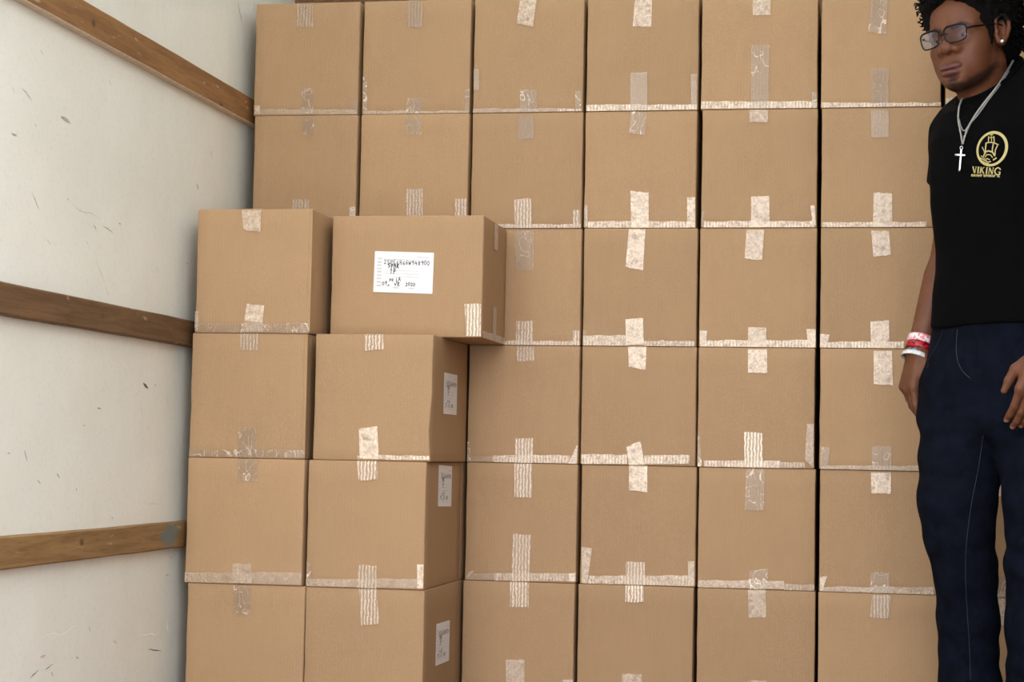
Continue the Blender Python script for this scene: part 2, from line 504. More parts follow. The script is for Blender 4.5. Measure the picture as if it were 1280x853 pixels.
TAPES = {
    ('W', 1, 1): [('t',0.116,0.307,0.161,0.306,0.163,0.242,0.117,0.243,0.30,'s'), ('b',0.136,0.074,0.169,0.073,0.171,0.003,0.137,0.003,0.25,'w'), ('s',0.006,0.018,0.293,0.014,0.293,0.001,0.006,0.005,0.35,'n'), ('l',0.003,0.029,0.019,0.029,0.020,0.005,0.004,0.005,0.50,'n'), ('r',0.273,0.036,0.293,0.036,0.293,0.006,0.274,0.006,0.30,'w')],
    ('W', 1, 2): [('t',0.135,0.302,0.169,0.302,0.170,0.256,0.136,0.256,0.22,'w'), ('b',0.114,0.080,0.161,0.079,0.163,0.003,0.116,0.003,0.35,'s'), ('r',0.273,0.059,0.290,0.059,0.290,0.003,0.275,0.003,0.50,'n')],
    ('W', 2, 1): [('t',0.120,0.302,0.162,0.300,0.163,0.235,0.121,0.236,0.22,'s'), ('b',0.124,0.043,0.168,0.042,0.169,0.001,0.125,0.001,0.35,'w'), ('s',0.005,0.010,0.296,0.006,0.296,0.001,0.005,0.001,0.40,'n'), ('l',0.002,0.103,0.014,0.103,0.016,0.001,0.005,0.001,0.42,'w'), ('r',0.283,0.066,0.296,0.066,0.296,0.001,0.285,0.001,0.40,'w')],
    ('W', 2, 2): [('t',0.125,0.298,0.167,0.298,0.168,0.252,0.126,0.253,0.32,'w'), ('b',0.129,0.106,0.175,0.106,0.178,0.003,0.132,0.003,0.45,'s'), ('r',0.264,0.079,0.294,0.079,0.296,0.002,0.265,0.002,0.50,'s')],
    ('W', 3, 1): [('t',0.123,0.300,0.168,0.299,0.159,0.229,0.115,0.240,0.50,'n'), ('b',0.128,0.060,0.173,0.059,0.174,0.001,0.129,0.001,0.32,'w'), ('s',0.001,0.012,0.230,0.009,0.230,0.001,0.001,0.001,0.35,'n'), ('s',0.230,0.009,0.294,0.008,0.294,0.001,0.230,0.001,0.60,'s'), ('l',0.001,0.118,0.016,0.117,0.017,0.061,0.002,0.062,0.25,'n'), ('r',0.276,0.055,0.291,0.055,0.292,0.006,0.277,0.006,0.50,'w')],
    ('W', 3, 2): [('t',0.125,0.301,0.166,0.300,0.167,0.238,0.126,0.238,0.10,'n'), ('b',0.118,0.076,0.163,0.080,0.167,0.001,0.122,0.001,0.60,'s'), ('s',0.005,0.011,0.297,0.010,0.297,0.001,0.005,0.001,0.55,'s'), ('r',0.275,0.048,0.294,0.048,0.295,0.006,0.276,0.006,0.50,'s')],
    ('W', 3, 3): [('t',0.120,0.303,0.169,0.303,0.171,0.199,0.122,0.199,0.32,'w'), ('b',0.127,0.064,0.172,0.064,0.173,0.001,0.128,0.001,0.55,'s'), ('s',0.010,0.010,0.297,0.013,0.297,0.001,0.010,0.001,0.55,'s'), ('r',0.279,0.040,0.296,0.040,0.296,0.002,0.279,0.002,0.60,'s')],
    ('W', 3, 4): [('t',0.128,0.304,0.175,0.305,0.176,0.269,0.129,0.268,0.42,'s'), ('b',0.129,0.064,0.176,0.065,0.177,0.001,0.130,0.001,0.72,'s'), ('s',0.001,0.014,0.070,0.015,0.070,0.003,0.001,0.001,0.20,'n'), ('s',0.070,0.019,0.274,0.023,0.274,0.002,0.070,0.001,0.66,'s'), ('l',0.001,0.052,0.009,0.052,0.010,0.001,0.001,0.001,0.45,'w'), ('r',0.293,0.049,0.295,0.049,0.293,0.001,0.270,0.001,0.70,'n')],
    ('W', 3, 5): [('t',0.128,0.307,0.175,0.308,0.176,0.221,0.130,0.220,0.70,'s'), ('b',0.129,0.124,0.176,0.123,0.172,0.002,0.125,0.001,0.60,'s'), ('s',0.005,0.018,0.080,0.020,0.081,0.003,0.006,0.001,0.25,'n'), ('s',0.080,0.020,0.295,0.027,0.295,0.006,0.081,0.001,0.50,'s'), ('l',0.016,0.024,0.027,0.025,0.010,0.007,0.006,0.007,0.45,'n'), ('r',0.277,0.026,0.295,0.027,0.295,0.006,0.278,0.005,0.75,'n')],
    ('W', 3, 6): [('t',0.126,0.308,0.175,0.308,0.176,0.245,0.127,0.244,0.72,'s'), ('b',0.119,0.106,0.168,0.108,0.170,0.003,0.121,0.001,0.45,'n'), ('r',0.268,0.061,0.296,0.062,0.296,0.009,0.269,0.007,0.50,'n')],
    ('W', 4, 1): [('t',0.126,0.293,0.171,0.292,0.170,0.221,0.121,0.225,0.60,'n'), ('b',0.117,0.101,0.161,0.101,0.163,0.003,0.118,0.004,0.25,'n'), ('s',0.001,0.018,0.292,0.014,0.292,0.001,0.002,0.001,0.72,'s'), ('r',0.276,0.094,0.291,0.094,0.292,0.010,0.278,0.010,0.28,'n')],
    ('W', 4, 2): [('t',0.121,0.307,0.163,0.306,0.158,0.245,0.116,0.250,0.45,'w'), ('b',0.123,0.098,0.171,0.093,0.172,0.001,0.126,0.001,0.75,'n'), ('s',0.012,0.018,0.279,0.017,0.279,0.001,0.012,0.001,0.70,'s'), ('l',0.001,0.061,0.011,0.061,0.012,0.003,0.002,0.004,0.50,'s'), ('r',0.271,0.080,0.292,0.080,0.293,0.001,0.273,0.001,0.72,'n')],
    ('W', 4, 3): [('t',0.118,0.305,0.162,0.305,0.157,0.198,0.111,0.208,0.76,'n'), ('b',0.113,0.070,0.159,0.074,0.162,0.004,0.116,0.003,0.78,'n'), ('s',0.002,0.027,0.120,0.028,0.121,0.001,0.003,0.001,0.66,'s'), ('s',0.162,0.022,0.214,0.014,0.293,0.013,0.293,0.001,0.50,'w'), ('s',0.162,0.014,0.293,0.015,0.293,0.001,0.162,0.001,0.50,'s'), ('l',0.002,0.040,0.010,0.040,0.011,0.002,0.003,0.002,0.45,'w')],
    ('W', 4, 4): [('t',0.121,0.307,0.169,0.307,0.168,0.249,0.124,0.255,0.82,'n'), ('b',0.121,0.047,0.158,0.064,0.169,0.002,0.128,0.001,0.82,'n'), ('s',0.004,0.026,0.123,0.028,0.123,0.003,0.004,0.001,0.76,'s'), ('s',0.167,0.027,0.285,0.029,0.285,0.007,0.167,0.004,0.74,'s')],
    ('W', 4, 5): [('t',0.124,0.308,0.172,0.308,0.173,0.242,0.125,0.245,0.82,'n'), ('b',0.120,0.059,0.169,0.061,0.170,0.003,0.120,0.002,0.68,'s'), ('s',0.022,0.021,0.296,0.030,0.296,0.003,0.022,0.001,0.60,'s'), ('l',0.004,0.095,0.031,0.092,0.020,0.001,0.006,0.002,0.55,'n'), ('r',0.281,0.066,0.297,0.067,0.298,0.005,0.282,0.005,0.50,'n')],
    ('W', 4, 6): [('t',0.124,0.307,0.171,0.308,0.172,0.268,0.124,0.266,0.90,'s'), ('b',0.119,0.082,0.169,0.084,0.170,0.012,0.120,0.010,0.50,'n')],
    ('W', 5, 1): [('t',0.132,0.285,0.177,0.284,0.178,0.246,0.132,0.247,0.50,'n'), ('b',0.129,0.167,0.176,0.168,0.175,0.085,0.130,0.085,0.42,'w'), ('b',0.130,0.085,0.175,0.085,0.176,0.003,0.131,0.004,0.14,'n'), ('s',0.001,0.022,0.299,0.018,0.299,0.001,0.001,0.003,0.72,'s'), ('r',0.286,0.041,0.299,0.041,0.299,0.003,0.287,0.004,0.50,'w')],
    ('W', 5, 2): [('t',0.122,0.307,0.170,0.306,0.170,0.275,0.123,0.276,0.42,'n'), ('b',0.129,0.081,0.176,0.081,0.177,0.001,0.130,0.001,0.70,'n'), ('s',0.008,0.017,0.291,0.016,0.291,0.001,0.008,0.001,0.75,'s'), ('l',0.001,0.042,0.008,0.042,0.008,0.003,0.001,0.003,0.28,'w'), ('r',0.281,0.056,0.291,0.058,0.295,0.006,0.287,0.006,0.72,'n')],
    ('W', 5, 3): [('t',0.120,0.302,0.165,0.302,0.161,0.225,0.116,0.229,0.60,'n'), ('b',0.127,0.051,0.174,0.052,0.174,0.001,0.127,0.001,0.62,'n'), ('s',0.018,0.017,0.296,0.020,0.296,0.001,0.018,0.001,0.76,'s'), ('l',0.003,0.042,0.022,0.042,0.018,0.001,0.004,0.001,0.70,'n'), ('r',0.276,0.048,0.299,0.048,0.299,0.001,0.280,0.001,0.76,'n')],
    ('W', 5, 4): [('t',0.127,0.302,0.176,0.302,0.177,0.244,0.128,0.244,0.78,'n'), ('b',0.119,0.092,0.166,0.090,0.169,0.002,0.123,0.001,1.00,'s'), ('s',0.018,0.016,0.212,0.020,0.212,0.001,0.018,0.001,0.72,'s'), ('s',0.212,0.016,0.275,0.017,0.275,0.003,0.212,0.001,0.40,'s'), ('l',0.001,0.079,0.005,0.079,0.014,0.001,0.002,0.001,0.50,'w'), ('r',0.280,0.115,0.296,0.115,0.297,0.003,0.275,0.023,0.36,'n')],
    ('W', 5, 5): [('t',0.122,0.305,0.169,0.306,0.168,0.200,0.119,0.201,0.40,'w'), ('b',0.133,0.047,0.180,0.054,0.179,0.001,0.132,0.001,0.55,'w'), ('s',0.003,0.018,0.221,0.025,0.221,0.003,0.003,0.001,0.60,'n'), ('s',0.221,0.015,0.297,0.017,0.297,0.001,0.221,0.001,0.35,'s')],
    ('W', 5, 6): [('t',0.129,0.307,0.174,0.308,0.176,0.240,0.132,0.238,0.45,'n'), ('b',0.134,0.078,0.178,0.080,0.179,0.026,0.135,0.024,0.45,'n')],
    ('W', 6, 1): [('t',0.126,0.278,0.168,0.277,0.163,0.187,0.118,0.197,0.32,'w'), ('b',0.127,0.101,0.172,0.100,0.172,0.001,0.128,0.001,0.16,'w'), ('s',0.002,0.014,0.302,0.009,0.302,0.001,0.003,0.001,0.72,'s')],
    ('W', 6, 2): [('t',0.125,0.301,0.169,0.300,0.170,0.232,0.126,0.232,0.22,'n'), ('b',0.133,0.090,0.179,0.086,0.180,0.001,0.132,0.001,0.62,'n'), ('s',0.004,0.014,0.265,0.013,0.265,0.001,0.005,0.001,0.70,'s')],
    ('W', 6, 3): [('t',0.127,0.297,0.171,0.297,0.177,0.238,0.133,0.234,0.60,'n'), ('b',0.127,0.068,0.173,0.072,0.175,0.001,0.129,0.001,0.70,'n'), ('s',0.019,0.016,0.211,0.018,0.211,0.001,0.019,0.001,0.74,'s'), ('l',0.001,0.036,0.025,0.034,0.017,0.001,0.001,0.001,0.70,'n')],
    ('W', 6, 4): [('t',0.134,0.300,0.180,0.301,0.183,0.216,0.135,0.219,0.72,'n'), ('b',0.132,0.061,0.180,0.062,0.180,0.001,0.133,0.001,0.42,'w'), ('s',0.004,0.009,0.247,0.014,0.248,0.001,0.004,0.001,0.40,'n'), ('l',0.004,0.058,0.028,0.055,0.021,0.001,0.004,0.001,0.50,'w')],
    ('W', 6, 5): [('t',0.128,0.302,0.178,0.303,0.178,0.252,0.129,0.251,0.75,'n'), ('b',0.129,0.052,0.176,0.053,0.177,0.001,0.129,0.001,0.40,'w'), ('s',0.005,0.012,0.285,0.021,0.285,0.001,0.005,0.001,0.50,'n'), ('l',0.003,0.036,0.021,0.040,0.009,0.001,0.003,0.001,0.70,'n')],
    ('W', 6, 6): [('t',0.134,0.303,0.180,0.305,0.178,0.247,0.130,0.249,0.42,'s')],
    ('F', 1, 3): [('t',0.115,0.303,0.165,0.303,0.165,0.251,0.121,0.255,0.50,'n'), ('b',0.135,0.073,0.180,0.068,0.177,0.026,0.130,0.030,0.60,'n'), ('b',0.128,0.028,0.175,0.028,0.176,0.004,0.128,0.004,0.30,'n'), ('s',0.001,0.023,0.297,0.025,0.297,0.001,0.001,0.001,0.30,'w'), ('l',0.001,0.053,0.010,0.053,0.012,0.011,0.001,0.011,0.35,'n'), ('r',0.274,0.025,0.297,0.025,0.297,0.001,0.275,0.001,0.60,'w')],
    ('F', 1, 4): [('t',0.126,0.308,0.174,0.308,0.175,0.267,0.127,0.266,0.36,'s'), ('b',0.125,0.076,0.174,0.077,0.176,0.004,0.127,0.003,0.22,'w'), ('s',0.001,0.018,0.298,0.024,0.298,0.005,0.001,0.001,0.33,'w'), ('r',0.250,0.021,0.298,0.022,0.298,0.005,0.250,0.004,0.50,'w')],
    ('F', 1, 5): [('t',0.130,0.307,0.180,0.308,0.181,0.253,0.132,0.252,0.28,'w'), ('b',0.124,0.050,0.173,0.051,0.174,0.004,0.125,0.003,0.35,'n'), ('s',0.001,0.024,0.300,0.034,0.300,0.004,0.001,0.001,0.36,'n')],
    ('F', 1, 6): [('t',0.119,0.306,0.164,0.308,0.166,0.236,0.121,0.234,0.25,'w')],
    ('F', 2, 4): [('t',0.124,0.306,0.171,0.307,0.174,0.272,0.127,0.269,0.62,'s'), ('b',0.116,0.077,0.162,0.084,0.168,0.004,0.120,0.005,0.76,'n'), ('s',0.114,0.013,0.184,0.014,0.184,0.005,0.114,0.003,0.60,'n'), ('s',0.184,0.014,0.294,0.016,0.294,0.005,0.184,0.003,0.74,'s')],
    ('F', 2, 5): [('t',0.123,0.307,0.174,0.308,0.175,0.264,0.128,0.261,0.70,'s'), ('b',0.134,0.057,0.178,0.055,0.179,0.001,0.131,0.001,0.48,'s'), ('s',0.001,0.018,0.295,0.028,0.295,0.005,0.002,0.001,0.40,'n'), ('l',0.002,0.059,0.010,0.059,0.018,0.005,0.004,0.005,0.42,'w'), ('r',0.279,0.062,0.295,0.062,0.295,0.005,0.281,0.004,0.80,'n')],
    ('F', 2, 6): [('t',0.134,0.307,0.179,0.308,0.187,0.226,0.143,0.220,0.58,'s')],
}


def carton_mesh(name, w, d, h, seed, r=0.0032, bulge=0.0016, dent=None):
    """a carton with rounded edges, slightly bowed faces and wavering edges; origin at the middle of its base"""
    def line(half):
        e = r / half
        return [-1, -1 + e, -0.8, -0.5, -0.2, 0.1, 0.4, 0.7, 1 - e, 1]
    ax = [line(w / 2), line(d / 2), line(h / 2)]
    half = (w / 2, d / 2, h / 2)
    idx, V, F = {}, [], []
    def vert(i, j, k):
        key = (i, j, k)
        if key not in idx:
            p = Vector((ax[0][i] * half[0], ax[1][j] * half[1], ax[2][k] * half[2]))
            c = Vector([max(-half[a] + r, min(half[a] - r, p[a])) for a in range(3)])
            q = p - c
            if q.length > 1e-9:
                p = c + q.normalized() * r
            u = [ax[0][i], ax[1][j], ax[2][k]]
            n1 = noise.noise(Vector((u[0] * 1.3 + seed, u[1] * 1.3, u[2] * 1.3 + seed * 0.7)))
            n2 = noise.noise(Vector((u[0] * 2.3 - seed, u[1] * 2.0 + 4, u[2] * 2.3)))
            # fronts and backs bow gently, tops and bottoms stay flat so that the boxes carry each other
            fy = (1 - u[0] ** 2) * (1 - u[2] ** 2)
            p.y += (-1 if u[1] < 0 else 1) * abs(u[1]) * bulge * fy * (0.4 + n1)
            p.x += -(1 if u[0] > 0 else -1) * abs(u[0]) * 0.0011 * (1 - abs(u[2]) ** 4) * (0.6 + 1.2 * n2)
            p.y += 0.0012 * n2 * (1 - abs(u[2]) ** 8) * abs(u[1])
            if dent is not None:
                p.x -= dent[1] * max(0, u[0]) ** 6 * math.exp(-((u[2] - dent[0]) / 0.35) ** 2) * max(0, -u[1])
            p.z += half[2]
            idx[key] = len(V)
            V.append(p)
        return idx[key]
    n = len(ax[0]) - 1
    for a in range(n):
        for b in range(n):
            F.append((vert(a, b, 0), vert(a, b + 1, 0), vert(a + 1, b + 1, 0), vert(a + 1, b, 0)))
            F.append((vert(a, b, n), vert(a + 1, b, n), vert(a + 1, b + 1, n), vert(a, b + 1, n)))
            F.append((vert(a, 0, b), vert(a + 1, 0, b), vert(a + 1, 0, b + 1), vert(a, 0, b + 1)))
            F.append((vert(a, n, b), vert(a, n, b + 1), vert(a + 1, n, b + 1), vert(a + 1, n, b)))
            F.append((vert(0, a, b), vert(0, a, b + 1), vert(0, a + 1, b + 1), vert(0, a + 1, b)))
            F.append((vert(n, a, b), vert(n, a + 1, b), vert(n, a + 1, b + 1), vert(n, a, b + 1)))
    return mesh_from(name, V, F)


def tape_mesh(q, y, kind, seed, fold=0.0):
    """a strip of clear tape over the quad q = ((x,z) TL, TR, BR, BL) just in front of y; fold wraps it over the top edge"""
    rnd = random.Random(int(seed * 1000))
    tl, tr, br, bl = q
    wid = max(abs(tr[0] - tl[0]), abs(br[0] - bl[0])); hei = max(abs(tl[1] - bl[1]), abs(tr[1] - br[1]))
    nx = max(3, int(wid / 0.006)); nz = max(3, int(hei / 0.006))
    nx = min(nx, 50); nz = min(nz, 20)
    V, UV, F = [], [], []
    lift = {'s': 0.0008, 't': 0.0014, 'b': 0.0014, 'l': 0.0011, 'r': 0.0011}[kind]
    for j in range(nz + 1):
        t = j / nz
        for i in range(nx + 1):
            s = i / nx
            x = (tl[0] * (1 - s) + tr[0] * s) * (1 - t) + (bl[0] * (1 - s) + br[0] * s) * t
            z = (tl[1] * (1 - s) + tr[1] * s) * (1 - t) + (bl[1] * (1 - s) + br[1] * s) * t
            UV.append((x, z))
            # torn or loosely laid free end
            if kind in 'b' and j == 0: z += rnd.uniform(-0.0014, 0.0014)
            if kind in 't' and j == nz: z += rnd.uniform(-0.0014, 0.0014)
            if kind == 's' and j == 0: z += noise.noise((x * 30, seed, 0)) * 0.003
            dy = lift + abs(noise.noise((x * 160, z * 90, seed))) * 0.0009
            if kind == 's' and j == nz: dy -= 0.0002
            V.append((x, y - dy, z))
    w = nx + 1
    for j in range(nz):
        for i in range(nx):
            a = j * w + i
            F.append((a, a + w, a + w + 1, a + 1))
    if fold:
        base = len(V)
        for k in range(1, 5):
            for i in range(nx + 1):
                x = V[i][0]
                V.append((x, y - lift + 0.001 + (fold * k / 4), BH + 0.0006))
                UV.append((x, BH + fold * k / 4))
        for k in range(4):
            for i in range(nx):
                a = (base + (k - 1) * w + i) if k else i
                b = base + k * w + i
                F.append((a, a + 1, b + 1, b))
    return mesh_from('tape_strip', V, F, UV)


def add_tapes(root, rows, x_left, y, seed, fold):
    for n, row in enumerate(rows):
        kind, c, milk, sty = row[0], row[1:9], row[9], row[10]
        if kind == 's' and sty == 's': sty = 'k'
        if kind == 's' and sty == 'n': milk *= 0.85
        q = [(x_left + c[2 * i], c[2 * i + 1]) for i in range(4)]
        sd = seed * 3.17 + n * 1.9
        o = link('tape_strip', tape_mesh(q, y, kind, sd, fold if kind == 't' else 0.0), M_TAPE[sty], root, True)
        o['milk'] = milk
        o['seed'] = sd % 37.0


# ---- the handwritten shipping label (the same form on four boxes)
GLYPH = {
    '0': [[(0.5, 1), (0.1, 0.7), (0.1, 0.3), (0.5, 0), (0.9, 0.3), (0.9, 0.7), (0.5, 1)]],
    '1': [[(0.3, 0.8), (0.55, 1), (0.5, 0)]],
    '2': [[(0.1, 0.8), (0.4, 1), (0.8, 0.8), (0.6, 0.4), (0.1, 0), (0.9, 0.05)]],
    '4': [[(0.4, 1), (0.1, 0.4), (0.9, 0.45)], [(0.7, 0.8), (0.65, 0)]],
    '5': [[(0.9, 1), (0.3, 1), (0.2, 0.6), (0.7, 0.6), (0.8, 0.25), (0.2, 0)]],
    '6': [[(0.7, 1), (0.25, 0.6), (0.15, 0.2), (0.5, 0), (0.85, 0.25), (0.5, 0.5), (0.2, 0.35)]],
    '8': [[(0.5, 0.5), (0.15, 0.75), (0.5, 1), (0.85, 0.75), (0.5, 0.5), (0.1, 0.2), (0.5, 0), (0.9, 0.25), (0.5, 0.5)]],
    '9': [[(0.85, 0.75), (0.4, 0.5), (0.2, 0.8), (0.6, 1), (0.85, 0.75), (0.7, 0)]],
    'P': [[(0.2, 0), (0.25, 1), (0.8, 0.9), (0.75, 0.5), (0.25, 0.45)]],
    'E': [[(0.85, 1), (0.2, 1), (0.2, 0), (0.9, 0)], [(0.2, 0.5), (0.7, 0.5)]],
    'H': [[(0.2, 1), (0.2, 0)], [(0.8, 1), (0.8, 0)], [(0.2, 0.5), (0.8, 0.5)]],
    'W': [[(0, 1), (0.25, 0), (0.5, 0.7), (0.75, 0), (1, 1)]],
    'A': [[(0, 0), (0.5, 1), (0.95, 0)], [(0.2, 0.4), (0.75, 0.4)]],
    'R': [[(0.15, 0), (0.2, 1), (0.8, 0.85), (0.3, 0.5), (0.9, 0)]],
    'F': [[(0.2, 0), (0.2, 1), (0.9, 1)], [(0.2, 0.55), (0.75, 0.55)]],
    'O': [[(0.5, 1), (0.1, 0.5), (0.5, 0), (0.9, 0.5), (0.5, 1)]],
    'V': [[(0, 0.6), (0.35, 0), (1, 1)]],
    'L': [[(0.4, 1), (0.3, 0), (0.8, 0)]],
    'I': [[(0.5, 1), (0.45, 0)]],
    ',': [[(0.5, 0.1), (0.2, -0.35), (0.8, 0.05)]],
}
# (text, x mm, y mm from the bottom, height mm, advance mm, stroke mm)
WRITING = [('25PE6H66W948900', 25, 71, 10.5, 7.9, 1.35), ('5PAR', 35, 62, 10, 7.6, 2.0), ('1P', 41, 47, 13, 8.5, 1.9),
           ('PO', 40, 28, 7, 6.0, 1.5), ('LA', 57, 29, 9, 7.0, 1.5), ('09,', 22, 18, 9, 7.0, 1.5), ('VR', 54, 17, 10, 7.5, 1.6), ('2020', 82, 18, 8, 6.6, 1.5)]


def shipping_label(parent, place, seed):
    """place(x, z, off) maps metres on the label, off metres proud of the carton, to the box"""
    rnd = random.Random(seed)
    W, H = 0.152, 0.103
    def slab(polys, off, th):
        V, F = [], []
        for p in polys:
            o = len(V); n = len(p)
            V += [place(a, b, off + th) for a, b in p] + [place(a, b, off) for a, b in p]
            F.append(tuple(range(o, o + n)))
            F += [(o + i, o + n + i, o + n + (i + 1) % n, o + (i + 1) % n) for i in range(n)]
        return V, F
    rr = 0.002
    corner = [(cx + rr * math.cos(a), cz + rr * math.sin(a)) for cx, cz, a0 in ((W - rr, H - rr, 0), (rr, H - rr, PI / 2), (rr, rr, PI), (W - rr, rr, 1.5 * PI)) for a in (a0, a0 + PI / 4, a0 + PI / 2)]
    lab = link('shipping_label', mesh_from('shipping_label', *slab([corner], 0.0006, 0.0004)), M_PAPER, parent)
    tag(lab, 'white paper label with black handwriting')
    polys = []
    for z in (0.083, 0.074, 0.066, 0.058, 0.05, 0.041, 0.033, 0.024, 0.015):           # the faint printed form
        x = 0.0085
        for k in range(3):
            polys.append([(x, z), (x + 0.0028, z), (x + 0.0028, z + 0.0035), (x, z + 0.0035)]); x += 0.0036
    for z in (0.083, 0.055, 0.047, 0.0395):
        polys.append([(0.03, z), (0.115, z), (0.115, z + 0.0008), (0.03, z + 0.0008)])
    polys += [[(0.05, 0.0115), (0.064, 0.0115), (0.064, 0.0135), (0.05, 0.0135)], [(0.09, 0.0115), (0.104, 0.0115), (0.104, 0.0135), (0.09, 0.0135)], [(0.11, 0.09), (0.14, 0.089), (0.14, 0.0905), (0.11, 0.0915)]]
    link('printed_form', mesh_from('printed_form', *slab(polys, 0.00102, 0.00004)), M_PRINT, lab)
    polys = []
    for txt, x, z, h, adv, wd in WRITING:
        for n, ch in enumerate(txt):
            jx, jz, s = rnd.uniform(-0.5, 0.5), rnd.uniform(-0.8, 0.8), rnd.uniform(0.9, 1.1)
            for st in GLYPH[ch]:
                pts = [Vector(((x + n * adv + jx + a * adv * 0.78), (z + jz + b * h * s))) for a, b in st]
                for a, b in zip(pts, pts[1:]):
                    d = (b - a)
                    if d.length < 1e-6: continue
                    d.normalize(); nn = Vector((-d.y, d.x)) * wd / 2; e = d * wd * 0.35
                    polys.append([tuple(c / 1000) for c in (a - nn - e, b - nn + e, b + nn + e, a + nn - e)])
    link('handwriting', mesh_from('handwriting', *slab(polys, 0.00104, 0.00005)), M_INK, lab)


ROWN = {1: 'top', 2: 'second', 3: 'third', 4: 'fourth', 5: 'fifth', 6: 'bottom'}
COLN = {1: 'first', 2: 'second', 3: 'third', 4: 'fourth', 5: 'fifth', 6: 'sixth', 7: 'seventh'}
EXTRA = {(3, 4): 'ribbed bottom tape', (4, 4): 'jagged torn bottom tape', (5, 4): 'brightly ribbed white bottom tape', (5, 5): 'creased top tape',
         (4, 3): 'slanting top tape', (3, 5): 'long bottom tape', (3, 1): 'tape slanting at its top', (5, 3): 'cloudy tape at both lower corners'}
random.seed(21)
seed = 1.0
for key in sorted(BOXES):
    which, c, r = key
    x0, x1 = BOXES[key]
    seed += 1.37
    zb = BH * (6 - r)
    yfront = (0.0 if which == 'W' else YF) + (random.uniform(-0.002, 0.003) if which == 'W' else random.uniform(-0.0015, 0.0015))
    w = x1 - x0
    if which == 'W':
        if c == 7:
            lab = 'cardboard box in the %s row of the stack behind the man in black' % ROWN[r]
        elif c < 3 and r > 2:
            lab = 'cardboard box in the %s row of the back wall, hidden behind the %s front stack' % (ROWN[r], COLN[c])
        else:
            lab = 'cardboard box in the %s row, %s stack from the cream wall' % (ROWN[r], COLN[c])
            if (c, r) in EXTRA: lab = EXTRA[(c, r)].join(['box with ', ', ']) + '%s row, %s stack from the cream wall' % (ROWN[r], COLN[c])
        grp = 'boxes stacked across the closed end of the truck'
    else:
        if c == 1:
            lab = 'cardboard box beside the cream wall in the nearer stack, ' + {3: 'topmost of that stack', 4: 'second from the top', 5: 'third from the top', 6: 'lowest of that stack'}[r]
        else:
            lab = 'box with a white label on its shaded side, ' + {4: 'directly under the wide box', 5: 'middle one of three', 6: 'lowest of three'}[r]
        grp = 'boxes of the two nearer stacks on the left'
    root = empty('cardboard_box', ((x0 + x1) / 2, yfront + DEPTH / 2, zb), lab, 'box', grp)
    dent = (-0.55, 0.006) if key == ('F', 2, 4) else None
    car = link('carton', carton_mesh('carton', w, DEPTH, BH - 0.0005, seed, dent=dent), M_CARD, root, True)
    car['seed'] = seed % 29.0
    car['tone'] = random.random()
    rows = TAPES.get(key) or (TAPES[('W', 6 if r == 5 else 5, r)] if c == 7 else None)      # the seventh stack shows only past the man
    if rows:
        add_tapes(root, rows, -w / 2, -DEPTH / 2 - 0.0012, seed, 0.03)
    if which == 'F' and c == 1 and r in (3, 4):      # the lapped joint along the right front edge
        fm = box_mesh('edge_flap', w / 2 - 0.0085, w / 2 + 0.0004, -DEPTH / 2 - 0.0022, -DEPTH / 2 + 0.02, 0.003, BH - 0.004, 0.0006)
        fo = link('edge_flap', fm, M_CARD, root)
        fo['seed'] = seed; fo['tone'] = car['tone']
    if which == 'F' and c == 2:
        ly, lz = {4: (-0.2905, 0.739), 5: (-0.285, 0.5085), 6: (-0.2825, 0.1145)}[r]
        yy = ly - (yfront + DEPTH / 2); zz = lz - zb
        tilt = {4: 0.0, 5: -0.025, 6: -0.015}[r]
        place = lambda a, b, off, yy=yy, zz=zz, w=w, tl=tilt: (w / 2 - 0.0006 + off, yy + a, zz + b + tl * a)
        shipping_label(root, place, r)

# the wider box lying across the second stack, with the big label facing out
TX0, TX1, TY0, TZ = 0.449, 0.8385, -0.3155, 0.9285
TW, TD, TH = TX1 - TX0, 0.3035, 0.3045
root = empty('cardboard_box', ((TX0 + TX1) / 2, TY0 + TD / 2, TZ - 0.0002), 'wide cardboard box with a white handwritten label on its front', 'box', None)
car = link('carton', carton_mesh('carton', TW, TD, TH, 91.7), M_CARD, root, True)
car['seed'] = 17.0; car['tone'] = 0.55
shipping_label(root, lambda a, b, off: (-TW / 2 + 0.1105 + a + 0.02 * b, -TD / 2 - 0.0012 - off, 0.112 + b - 0.028 * a), 1)
add_tapes(root, [('b', 0.345, 0.083, 0.3865, 0.083, 0.3875, 0.003, 0.351, 0.003, 0.85, 's')], -TW / 2, -TD / 2 - 0.0012, 51.3, 0)


def side_tape(y0, z0, y1, z1, milk, sty, sd):
    """tape on the right-hand face of the wide box"""
    V, UV, F = [], [], []
    n, mz = max(3, int((y1 - y0) / 0.006)), max(3, int((z1 - z0) / 0.006))
    for j in range(mz + 1):
        for i in range(n + 1):
            y = y0 + (y1 - y0) * i / n; z = z0 + (z1 - z0) * j / mz
            V.append((TW / 2 + 0.0008 + abs(noise.noise((y * 150, z * 90, sd))) * 0.0008, y, z)); UV.append((y, z))
    for j in range(mz):
        for i in range(n):
            a = j * (n + 1) + i
            F.append((a, a + 1, a + n + 2, a + n + 1))
    o = link('tape_strip', mesh_from('tape_strip', V, F, UV), M_TAPE[sty], root, True)
    o['milk'] = milk; o['seed'] = sd


side_tape(-0.02, 0.235, 0.027, 0.300, 0.5, 'n', 3.1)
side_tape(-0.02, 0.002, 0.027, 0.088, 0.5, 's', 5.3)
side_tape(-0.148, 0.001, 0.146, 0.018, 0.45, 'n', 7.7)

# ---------------------------------------------------------------- the man in the black T-shirt
# Bodies and clothes are smooth distance fields turned into meshes (surface nets).
f32 = np.float32


def smin(a, b, k):
    h = np.maximum(k - np.abs(a - b), 0) / k
    return np.minimum(a, b) - h * h * k * 0.25


def smax(a, b, k):
    return -smin(-a, -b, k)


